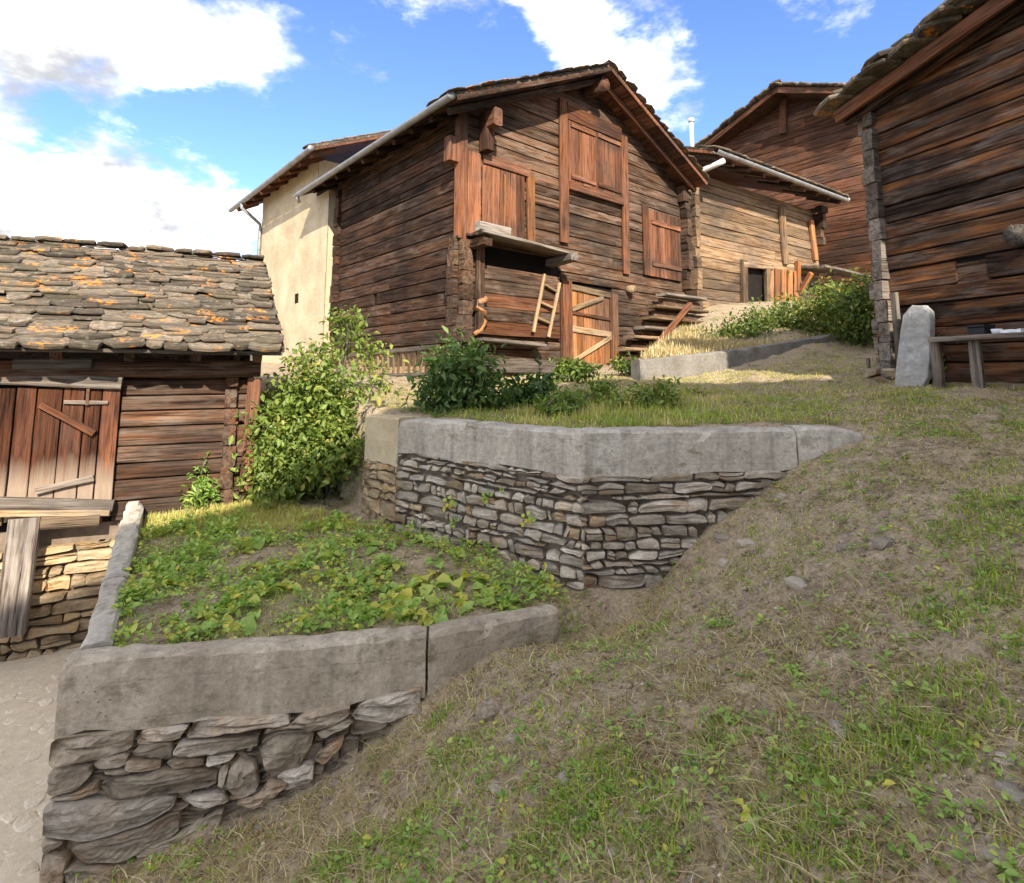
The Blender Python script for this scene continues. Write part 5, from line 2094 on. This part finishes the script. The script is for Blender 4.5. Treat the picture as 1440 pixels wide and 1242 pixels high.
# big light bush between the shed and the terrace
base = Vector((-2.15, 6.25, gz(-2.15, 6.25)))
lb = lobes_px([(435, 545, 40), (402, 580, 40), (470, 565, 40), (425, 640, 54), (392, 672, 36), (470, 640, 46), (455, 680, 30), (400, 620, 44), (460, 595, 52), (450, 505, 18),
               (488, 605, 28), (375, 690, 18), (430, 690, 24), (515, 520, 12), (535, 540, 12), (372, 590, 12), (505, 640, 12), (425, 515, 12)], 6.3, .35)
bush('elder_bush', lb, 900, 11, .072, M['leaf_bush'], 'big light-green leafy bush between the stone-roofed shed and the terrace wall', 'bush', base, 9, .5, spread=.11, tone0=.62, outer=.35)
lb = lobes_px([(485, 450, 15), (500, 447, 10), (505, 484, 18), (480, 485, 12), (530, 486, 9)], 7.6, .15)
b2 = Vector((-2.55, 7.6, gz(-2.55, 7.6)))
bush('sapling', lb, 46, 9, .085, M['leaf_bush'], 'young sapling rising above the light-green bush in front of the big barn', 'sapling', b2, 4, .5, spread=.08, tone0=.6)
# dark bush on the terrace behind the wall
b3p = at_y(655, 585, 5.9)
base = Vector((b3p.x, b3p.y, gz(b3p.x, b3p.y)))
lb = lobes_px([(640, 512, 36), (668, 525, 34), (628, 550, 34), (690, 555, 28), (655, 565, 40), (615, 535, 18), (700, 575, 18), (620, 575, 22)], 5.9, .2)
bush('dark_bush', lb, 330, 11, .080, M['leaf_dark'], 'dark-green feathery bush growing behind the terrace coping', 'bush', base, 7, .42, spread=.085, tone0=.54)
# bank of shrubs before the small barn
base = Vector((*at_y(1130, 470, 11.3).xy, .6))
for (lst, dep, lab, n_, t0) in (
        ([(1005, 478, 14), (1030, 470, 18), (1060, 458, 22)], 11.2, 'low green shrub at the foot of the small barn wall', 170, .45),
        ([(1090, 455, 20), (1112, 438, 22), (1120, 462, 22)], 11.6, 'green shrub growing before the orange boards of the small barn', 210, .5),
        ([(1150, 445, 27), (1175, 428, 27), (1165, 412, 14), (1180, 465, 22)], 10.9, 'yellow-green shrub under the small canopy of the small barn', 300, .62),
        ([(1205, 430, 30), (1215, 455, 30), (1210, 480, 26), (1222, 405, 18), (1200, 475, 20)], 10.0, 'dense shrub beside the dark log barn corner', 420, .46)):
    lb = lobes_px(lst, dep, .35)
    q = at_y(lst[-1][0], 488, dep)
    bush('shrub', lb, int(n_ * 1.0), 11, .078, M['leaf_mix'], lab, 'shrub', Vector((q.x, q.y, min(q.z, .9))), 5, .5, spread=.17, tone0=t0, outer=.3)
# smaller plants on the terrace
for (px, py, dep, lst, lab, mat, n_, ls, t0) in (
        (740, 588, 6.3, [(735, 550, 14), (760, 545, 14), (750, 570, 16)], 'dark broad-leaved weed clump beside the dark bush', 'leaf_dark', 60, .10, .35),
        (805, 540, 8.2, [(800, 518, 14), (820, 522, 14), (790, 530, 10)], 'small leafy plant at the foot of the barn stall door', 'leaf_bush', 60, .08, .35),
        (880, 525, 9.2, [(873, 514, 10), (890, 515, 10)], 'small green tuft by the plank steps', 'leaf_bush', 45, .07, .45),
        (780, 590, 5.6, [(775, 570, 16), (800, 565, 14), (790, 580, 14)], 'pale green weed clump on the terrace edge', 'leaf_bush', 70, .055, .55),
        (835, 585, 6.3, [(830, 560, 16), (850, 550, 14), (815, 570, 12)], 'bright green weeds behind the corner of the terrace coping', 'leaf_bush', 95, .05, .6),
        (985, 580, 6.6, [(975, 562, 13), (1000, 566, 11), (955, 570, 10)], 'thin yellowish weeds at the right of the terrace', 'leaf_bush', 70, .045, .85),
        (700, 590, 6.6, [(720, 560, 14), (735, 575, 12), (705, 578, 10)], 'mixed green weeds growing out beneath the dark bush', 'leaf_mix', 70, .06, .5),
        (930, 585, 5.8, [(905, 560, 18), (935, 555, 18), (880, 575, 15), (860, 565, 12)], 'yellow-green overgrown weeds on the terrace behind the coping', 'leaf_bush', 130, .05, .7)):
    q = at_y(px, py, dep)
    bush('weed_clump', lobes_px(lst, dep, .1), n_, 10, ls, M[mat], lab, 'plant', Vector((q.x, q.y, gz(q.x, q.y))), 4, .5, spread=.05, tone0=t0)
# fern-like weed by the shed
q = gpoint(282, 714)
bush('fern', lobes_px([(280, 675, 14), (285, 695, 16), (270, 700, 10)], q.y - .05, .05), 45, 10, .07, M['leaf_garden'], 'small feathery green fern growing against the shed wall', 'plant', q, 5, .28, spread=.045, tone0=.5)
# sprig by the standing slab
q = gpoint(1316, 538)
bush('sprig', lobes_px([(1302, 478, 7), (1318, 472, 7), (1312, 490, 8), (1318, 510, 9), (1326, 520, 8), (1298, 490, 6), (1314, 525, 8)], q.y + .0, .05), 26, 5, .07, M['leaf_bush'],
     'young bright-green sprig beside the standing stone slab', 'plant', q, 6, .45, spread=.03, tone0=.65)


# ------------------------------------------------------------------ grass and ground cover
def region(x, y):
    inb = (side(x, y, G0, G1) > .17) & ((x < G1.x) | (side(x, y, G1, G2) > .17)) & (-side(x, y, G0, GL) > .18)
    terr = (side(x, y, T1, T0) > .3) & (side(x, y, T2, T1) > .3) & ((x < .3) | (side(x, y, T0, T4) > .3) | (x > T4.x + .05))
    wallz = np.zeros_like(x, dtype=bool)
    front = (side(x, y, G0, G1) < -.05) | (side(x, y, G1, G2) < -.05) & (x > G1.x)
    slope = ((np.where(x < G1.x, side(x, y, G0, G1), np.where(x < G2.x, side(x, y, G1, G2), -1)) < -.04) & (x > -2.45)
             & ~((x > G2.x) & (side(x, y, T0, T4) > -.05) & (x < T4.x + .05)) & ~((x > G2.x) & (x < .75) & (side(x, y, T1, T0) > -.03)))
    bed = inb & ~terr & ~(side(x, y, T1, T0) > -.06) & (np.array([0]) == 0)
    return slope & (y < 4.6), bed & (y < 6.6), terr


def outside_buildings(x, y):
    def front_of(f, s0, s1, m):
        dx, dy = x - f.O.x, y - f.O.y
        s_, n_ = dx * f.d.x + dy * f.d.y, dx * f.n.x + dy * f.n.y
        return ~((s_ > s0 - m) & (s_ < s1 + m) & (n_ < m))
    return front_of(GAB, -.1, BW, .15) & front_of(RB, -.1, 6, .12) & front_of(SHED, -5, 0, .05)


def sample(n, x0, x1, y0, y1, power=1.1, dref=2.2):
    x = rng.uniform(x0, x1, n)
    y = rng.uniform(y0, y1, n)
    d = np.hypot(x, y)
    k = rng.random(n) < np.minimum(1, (dref / d) ** power)
    # keep to the neighbourhood of the view
    k &= (np.abs(x) < y * 1.15 + .8) & (y > .55)
    return x[k], y[k]


def blades(x, y, h, width, tone, mat, name, lean=.5, z=None, flat=0.0):
    n = len(x)
    z = ground_z(x, y) if z is None else z
    B = np.stack([x, y, z - .004], -1)
    a = rng.uniform(0, 2 * np.pi, n)
    dirv = np.stack([np.cos(a), np.sin(a), np.zeros(n)], -1)
    sidev = np.stack([-np.sin(a), np.cos(a), np.zeros(n)], -1)
    ln = np.abs(rng.normal(size=n))[:, None] * lean + flat
    hh = h[:, None]
    up = np.array([0, 0, 1.0])
    w = width[:, None] * .5
    mid = B + up * hh * .55 / (1 + ln * .5) + dirv * hh * .25 * ln
    tip = B + up * hh * .92 / (1 + ln * .9) + dirv * hh * .75 * ln
    V = np.stack([B - sidev * w, B + sidev * w, mid + sidev * w * .8, mid - sidev * w * .8, tip], 1)
    return fast_mesh(name, V, 5, mat, tone, None, [(0, 1, 2, 3), (3, 2, 4)], 'stuff')


PATCH = []
for (px, py, rpx) in ((1385, 715, 75), (1340, 745, 45), (1430, 600, 30), (1400, 830, 50), (1340, 870, 55), (1330, 960, 60), (1290, 1030, 55), (1240, 1050, 60), (1150, 1110, 70), (1090, 1180, 70),
                      (1170, 1190, 60), (1420, 900, 40), (820, 1140, 75), (900, 1180, 70), (760, 1190, 50), (850, 1210, 60), (640, 1060, 40), (560, 1190, 45), (1270, 560, 40), (1150, 570, 40),
                      (1010, 1040, 30), (620, 1010, 22), (1060, 750, 22), (1400, 660, 30), (1380, 990, 40), (480, 1210, 40), (930, 880, 22), (800, 880, 20), (1340, 610, 40)):
    p = gpoint(px, py)
    PATCH.append((p.x, p.y, rpx * p.length / FPX * 1.05))


def lush(x, y):
    m = np.zeros_like(x)
    for (a, b, r) in PATCH:
        m = np.maximum(m, 1.25 - np.hypot(x - a, (y - b) * .75) / r)
    return np.clip(m, 0, 1)


def build_grass():
    # lush green patches on the slope
    x, y = sample(650000, -2.4, 6.5, .6, 6.5, 1.3, 2.4)
    sl, bd, te = region(x, y)
    m = (sl | te) & outside_buildings(x, y)
    x, y = x[m], y[m]
    f = lush(x, y) + .9 * fbm(x * 3, y * 3, 5)
    k = rng.random(len(x)) < np.clip((f - .46) * 1.7, 0, 1)
    x, y = x[k], y[k]
    n = len(x)
    blades(x, y, (.018 + .045 * rng.random(n)) * (.6 + .8 * vnoise(x * 4, y * 4, 2)), .0035 + .004 * rng.random(n), np.clip(.48 + .24 * rng.normal(size=n) + .5 * fbm(x * 6, y * 6, 8), 0, 1), M['grass'], 'lawn_grass', 1.0)
    # short sparse mossy grass everywhere
    x, y = sample(420000, -2.4, 6.5, .6, 9.0, 1.2, 2.4)
    sl, bd, te = region(x, y)
    m = (sl | te) & outside_buildings(x, y)
    x, y = x[m], y[m]
    f = .42 + 2.0 * fbm(x * 2.0, y * 2.0, 15) + 1.4 * fbm(x * 9, y * 9, 16)
    k = rng.random(len(x)) < np.clip(f * 1.2 - .05, .02, 1) * .62
    x, y = x[k], y[k]
    n = len(x)
    blades(x, y, (.014 + .034 * rng.random(n)), .0035 + .0035 * rng.random(n), np.clip(.78 + .17 * rng.normal(size=n), 0, 1), M['grass'], 'sparse_grass', .9)
    # dry straw lying about
    x, y = sample(420000, -2.4, 6.5, .6, 9.0, 1.2, 2.4)
    sl, bd, te = region(x, y)
    m = (sl | te | (bd & (rng.random(len(x)) < .5))) & outside_buildings(x, y)
    x, y = x[m], y[m]
    k = rng.random(len(x)) < np.clip(.45 + 1.2 * fbm(x * 2.5, y * 2.5, 25), .05, 1)
    x, y = x[k], y[k]
    n = len(x)
    blades(x, y, .03 + .07 * rng.random(n), .003 + .003 * rng.random(n), np.clip(.5 + .28 * rng.normal(size=n), 0, 1), M['straw'], 'dry_straw', .7, None, 1.6)
    # taller dry grass on the terrace and by the walls
    x, y = sample(90000, -1.6, 6.0, 4.4, 10.0, .6, 5.0)
    sl, bd, te = region(x, y)
    m = te & outside_buildings(x, y)
    x, y = x[m], y[m]
    tall = np.exp(-((x - .9) / 1.5) ** 2) * np.exp(-((y - 5.6) / 1.3) ** 2)
    k = rng.random(len(x)) < np.clip(.28 + .7 * tall + 1.6 * fbm(x * 2, y * 2, 31), 0, 1)
    x, y, tall = x[k], y[k], tall[k]
    n = len(x)
    blades(x, y, (.022 + .045 * rng.random(n)) * (1 + 1.7 * tall), .004 + .004 * rng.random(n), np.clip(.80 + .2 * rng.normal(size=n) + 1.0 * fbm(x * 2.5, y * 2.5, 71), 0, 1), M['grass'], 'terrace_grass', 1.3)
    # grass at the back of the garden bed (dry) and behind
    x, y = sample(110000, -4.4, -1.0, 5.0, 7.2, .3, 5)
    sl, bd, te = region(x, y)
    m = bd & outside_buildings(x, y) & (y > 5.3)
    x, y = x[m], y[m]
    k = rng.random(len(x)) < sstep(5.0, 5.7, y) * .8
    x, y = x[k], y[k]
    n = len(x)
    blades(x, y, .03 + .07 * rng.random(n), .003 + .003 * rng.random(n), np.clip(.96 + .12 * rng.normal(size=n), 0, 1), M['grass'], 'dry_grass', 1.2)
    # grass on the bank before the small barn
    n = 26000
    co = np.array([v.co[:] for v in BANK.data.vertices]).reshape(17, 31, 3)
    u_, v_ = rng.random(n) * 29.99, rng.random(n) * 15.99
    i_, j_ = u_.astype(int), v_.astype(int)
    fu, fv = (u_ - i_)[:, None], (v_ - j_)[:, None]
    p_ = (co[j_, i_] * (1 - fu) + co[j_, i_ + 1] * fu) * (1 - fv) + (co[j_ + 1, i_] * (1 - fu) + co[j_ + 1, i_ + 1] * fu) * fv
    k = fbm(p_[:, 0] * 1.2, p_[:, 1] * 1.2, 77) > -.16
    p_ = p_[k]
    n = len(p_)
    blades(p_[:, 0], p_[:, 1], .06 + .16 * rng.random(n), .008 + .008 * rng.random(n), np.clip(.78 + .25 * rng.normal(size=n), 0, 1), M['straw'], 'bank_grass', 1.0, p_[:, 2])


build_grass()


def rosettes(name, x, y, nl, lsize, mat, tone0, lift=.35, aspect=.62, zoff=0.0, kind='stuff', hvar=.02):
    n = len(x)
    z = ground_z(x, y) + zoff
    P = np.repeat(np.stack([x, y, z], -1), nl, 0)
    a = rng.uniform(0, 2 * np.pi, n * nl)
    el = np.abs(rng.normal(size=n * nl)) * lift + .08
    D = np.stack([np.cos(a) * np.cos(el), np.sin(a) * np.cos(el), np.sin(el)], -1)
    P = P + D * np.repeat(lsize, nl)[:, None] * rng.uniform(.1, .9, n * nl)[:, None] + np.array([0, 0, 1.0]) * (rng.random(n * nl) * hvar)[:, None]
    Nn = unit(np.array([0, 0, 1.0]) + rng.normal(size=P.shape) * .35)
    sz = np.repeat(lsize, nl) * rng.uniform(.6, 1.25, n * nl)
    tone = np.clip(np.repeat(tone0 + .15 * rng.normal(size=n), nl) + .1 * rng.normal(size=n * nl), 0, 1)
    return fast_mesh(name, leaf_verts(P, D, Nn, sz, aspect), 6, mat, tone, None, LEAF_F, kind)


def build_cover():
    # broad-leaved weeds in the meadow
    x, y = sample(26000, -2.4, 6.0, .7, 6.0, 1.0, 2.4)
    sl, bd, te = region(x, y)
    m = (sl | te) & outside_buildings(x, y)
    x, y = x[m], y[m]
    k = rng.random(len(x)) < np.clip(.22 + 2.4 * fbm(x * 1.8, y * 1.8, 41) + .3 * lush(x, y), 0, 1)
    x, y = x[k], y[k]
    rosettes('meadow_weeds', x, y, 6, rng.uniform(.010, .030, len(x)), M['leaf_garden'], .62)
    # low green cover of the garden bed
    x, y = sample(9000, -4.2, .5, 3.3, 6.3, .2, 5)
    sl, bd, te = region(x, y)
    m = bd & outside_buildings(x, y)
    x, y = x[m], y[m]
    k = rng.random(len(x)) < np.clip(.24 + 2.4 * fbm(x * 2.6, y * 2.6, 51) - .9 * sstep(5.3, 5.9, y), 0, 1)
    x, y = x[k], y[k]
    rosettes('garden_greens', x, y, 7, rng.uniform(.018, .055, len(x)), M['leaf_garden'], .74, .5, hvar=.07)
    x, y = sample(40000, -4.2, .5, 3.3, 6.3, .2, 5)
    sl, bd, te = region(x, y)
    m = bd & outside_buildings(x, y) & (fbm(x * 2.4, y * 2.4, 61) > .02)
    x, y = x[m], y[m]
    n = len(x)
    blades(x, y, .02 + .05 * rng.random(n), .003 + .003 * rng.random(n), np.clip(.6 + .25 * rng.normal(size=n), 0, 1), M['grass'], 'garden_grass', .8)


build_cover()


def build_litter():
    x, y = sample(30000, -2.4, 6.0, .7, 8.0, 1.0, 2.4)
    sl, bd, te = region(x, y)
    m = (sl | te | bd) & outside_buildings(x, y)
    x, y = x[m], y[m]
    k = rng.random(len(x)) < np.clip(.45 + 1.6 * fbm(x * 2.2, y * 2.2, 91), .05, 1)
    x, y = x[k], y[k]
    rosettes('leaf_litter', x, y, 3, rng.uniform(.010, .026, len(x)), M['straw'], .35, .15, .5, hvar=.012)


build_litter()


def plant_mesh(k, nl, size):
    a = rng.uniform(0, 2 * np.pi, nl)
    el = rng.uniform(.15, 1.0, nl)
    st = rng.uniform(.3, 1.0, nl) * size * 1.2
    D0 = np.stack([np.cos(a) * np.cos(el), np.sin(a) * np.cos(el), np.sin(el)], -1)
    P = D0 * st[:, None]
    D = unit(np.stack([np.cos(a), np.sin(a), rng.uniform(-.25, .3, nl)], -1))
    Nn = unit(np.array([0, 0, 1.0]) + rng.normal(size=P.shape) * .3)
    V = leaf_verts(P, D, Nn, size * rng.uniform(.7, 1.3, nl), .85, .2, .25)
    o = fast_mesh('foliage', V, 6, M['leaf_garden'], np.clip(.68 + .2 * rng.normal(size=nl), 0, 1), None, LEAF_F)
    me = o.data
    bpy.data.objects.remove(o)
    W.pop(o, None)
    # stalks
    sv = []
    for i in range(nl):
        b = np.array([0, 0, -.01])
        s_ = np.array([-math.sin(a[i]), math.cos(a[i]), 0]) * .0018
        sv.append([b - s_, b + s_, P[i] + s_, P[i] - s_])
    o = fast_mesh('stalks', np.array(sv), 4, M['leaf_garden'], np.full(nl, .7), None, [(0, 1, 2, 3)])
    ms = o.data
    bpy.data.objects.remove(o)
    W.pop(o, None)
    return me, ms


def build_plants():
    kinds = [plant_mesh(k, nl, sz) for k, (nl, sz) in enumerate(((13, .075), (10, .09), (16, .065), (9, .10), (12, .055)))]
    spots = [(470, 745), (500, 760), (540, 770), (455, 815), (590, 765), (620, 795), (560, 800), (520, 810), (600, 830), (640, 820), (480, 840), (660, 850), (560, 860), (520, 870), (440, 790),
             (610, 870), (690, 830), (420, 760), (360, 760), (330, 780), (300, 790), (280, 800), (250, 770), (230, 830), (380, 830), (340, 850), (300, 860), (270, 850), (400, 870), (450, 880),
             (330, 880), (210, 800), (190, 820), (560, 740), (480, 725), (700, 860), (640, 780), (580, 845), (535, 835), (720, 850), (240, 870), (350, 800), (400, 800)]
    for (px, py) in spots:
        p = gpoint(px + random.uniform(-6, 6), py + random.uniform(-5, 5))
        me, ms = random.choice(kinds[:4] if px > 430 else kinds[2:])
        Mx = Matrix.Translation(p) @ Matrix.Rotation(random.uniform(0, 6.28), 4, 'Z') @ Matrix.Scale(random.uniform(.75, 1.2) * (1.0 if px > 430 else .8), 4)
        r_ = link('garden_plant', None, None, Mx)
        r_.empty_display_size = .05
        tag(r_, 'broad-leaved green plant growing in the garden bed', 'plant', 'leafy plants in the garden bed')
        link('foliage', me, r_, Mx)
        link('stalks', ms, r_, Mx)
    wspots = [(285, 1010 + 150), (1012, 880), (1030, 1010), (1040, 1045), (755, 1000), (545, 1095), (640, 1050), (690, 1035), (820, 880), (1105, 860), (985, 790), (1420, 650), (250, 1168), (120, 1215),
              (190, 1200), (700, 1065), (610, 1060), (1060, 1150), (1165, 650), (930, 1000)]
    for (px, py) in wspots:
        p = gpoint(px, py)
        me, ms = random.choice(kinds)
        Mx = Matrix.Translation(p) @ Matrix.Rotation(random.uniform(0, 6.28), 4, 'Z') @ Matrix.Scale(random.uniform(.28, .45), 4)
        r_ = link('meadow_weed', None, None, Mx)
        r_.empty_display_size = .05
        tag(r_, 'small broad-leaved weed growing on the bare brown slope', 'plant', 'weeds on the slope')
        link('foliage', me, r_, Mx)
        link('stalks', ms, r_, Mx)
    fl = two_pt_face(T1, T0)
    for (px, py) in ((742, 728), (706, 690), (632, 706), (686, 700), (640, 735), (735, 795)):
        p = fl.P(px, py, .03)
        me, ms = random.choice(kinds)
        Mx = Matrix.Translation(p) @ Matrix.Rotation(R(75), 4, fl.d) @ Matrix.Scale(random.uniform(.28, .42), 4)
        r_ = link('wall_weed', None, None, Mx)
        tag(r_, 'small green weed rooted between the stones of the terrace wall', 'plant', 'weeds in the terrace wall')
        link('foliage', me, r_, Mx)
        link('stalks', ms, r_, Mx)


build_plants()


# ------------------------------------------------------------------ loose stones
def rock_mesh(k):
    random.seed(300 + k)
    V, F = [], []
    import bmesh
    bm = bmesh.new()
    bmesh.ops.create_icosphere(bm, subdivisions=2, radius=1.0)
    o = random.uniform(0, 40)
    for v in bm.verts:
        c = v.co.copy()
        v.co = c * (1 + .35 * mnoise.noise(c * 1.3 + Vector((o, 0, 0))) + .12 * mnoise.noise(c * 4 + Vector((o, 3, 0))))
        for ax in range(3):
            v.co[ax] = max(-.78, min(.78, v.co[ax]))
    me = bpy.data.meshes.new('rock')
    bm.to_mesh(me)
    bm.free()
    me.materials.append(M['pebble'])
    return me


def build_rocks():
    ms = [rock_mesh(k) for k in range(6)]
    dirt = [m.copy() for m in ms[:2]]
    for m in dirt:
        m.materials.clear()
        m.materials.append(M['brownstone'])
    random.seed(77)
    rocks = [(1122, 822, 15, 0), (1184, 1032, 17, 0), (699, 1110, 13, 0), (794, 1097, 13, 0), (829, 1093, 6, 0), (1404, 1206, 12, 0), (1428, 1118, 14, 0), (1414, 1068, 10, 0), (1018, 758, 12, 0),
             (1063, 648, 10, 0), (1245, 764, 16, 0), (1052, 762, 14, 0), (1225, 615, 8, 0), (366, 1166, 8, 0), (862, 1200, 8, 0), (765, 1045, 7, 0), (1190, 770, 12, 0), (1125, 1180, 7, 0), (720, 1040, 12, 0),
             (1020, 790, 10, 0), (1330, 1060, 8, 0), (1100, 700, 9, 0), (930, 790, 8, 0), (590, 1000, 6, 0), (460, 1130, 7, 0), (690, 1000, 22, 1), (1000, 940, 8, 0), (1390, 590, 14, 1)]
    for (px, py, r, kind) in rocks:
        p = gpoint(px, py)
        rr = r * p.length / FPX
        Mx = Matrix.Translation(p + UP * rr * random.uniform(-.18, .06)) @ Matrix.Rotation(random.uniform(0, 6.28), 4, 'Z') @ Matrix.Rotation(random.uniform(-.3, .3), 4, 'X') @ Matrix.Diagonal((rr * random.uniform(.85, 1.25), rr * random.uniform(.6, .95), rr * random.uniform(.4, .62), 1))
        o = link('clod' if kind else 'field_stone', random.choice(dirt if kind else ms), None, Mx)
        if kind:
            tag(o, 'lumpy brown clod of earth on the slope' if px < 1000 else 'flat brown stone in the grass before the bench', 'stone')
        else:
            tag(o, 'pale loose stone lying on the grassy slope', 'stone', 'loose stones on the slope')
    # crumbs of earth
    x, y = sample(30000, -3.8, 5.5, .7, 6.0, 1.2, 2.4)
    sl, bd, te = region(x, y)
    k = (sl | bd) & (rng.random(len(x)) < np.clip(.55 + 1.5 * fbm(x * 3, y * 3, 81), .1, 1))
    x, y = x[k], y[k]
    n = len(x)
    s_ = np.minimum(.022, .005 + .005 * rng.exponential(size=n))
    base = np.array([[1, 0, 0], [0, 1, 0], [-1, 0, 0], [0, -1, 0], [0, 0, .7], [0, 0, -.7], [.7, .7, .2], [-.7, -.7, .2]])
    c = np.stack([x, y, ground_z(x, y) + s_ * .1], -1)
    V = c[:, None, :] + base[None] * s_[:, None, None] * rng.uniform(.6, 1.4, (n, 8, 3))
    PF = [(0, 6, 4), (6, 1, 4), (1, 2, 4), (2, 7, 4), (7, 3, 4), (3, 0, 4), (6, 0, 5), (1, 6, 5), (2, 1, 5), (7, 2, 5), (3, 7, 5), (0, 3, 5)]
    fast_mesh('earth_crumbs', V, 8, M['ground'], None, None, PF, 'stuff')
    # fine gravel
    x, y = sample(9000, -2.4, 5.5, .7, 5.5, 1.2, 2.4)
    sl, bd, te = region(x, y)
    k = (sl | bd) & (rng.random(len(x)) < .45)
    x, y = x[k], y[k]
    n = len(x)
    s_ = np.minimum(.014, .003 + .0035 * rng.exponential(size=n))
    base = np.array([[1, 0, 0], [0, 1, 0], [-1, 0, 0], [0, -1, 0], [0, 0, .7], [0, 0, -.7], [.7, .7, .2], [-.7, -.7, .2]])
    c = np.stack([x, y, ground_z(x, y) + s_ * .2], -1)
    V = c[:, None, :] + base[None] * s_[:, None, None] * rng.uniform(.7, 1.3, (n, 8, 3))
    fast_mesh('gravel', V, 8, M['pebble'], None, None, [(0, 6, 4), (6, 1, 4), (1, 2, 4), (2, 7, 4), (7, 3, 4), (3, 0, 4), (6, 0, 5), (1, 6, 5), (2, 1, 5), (7, 2, 5), (3, 7, 5), (0, 3, 5)], 'stuff')


build_rocks()
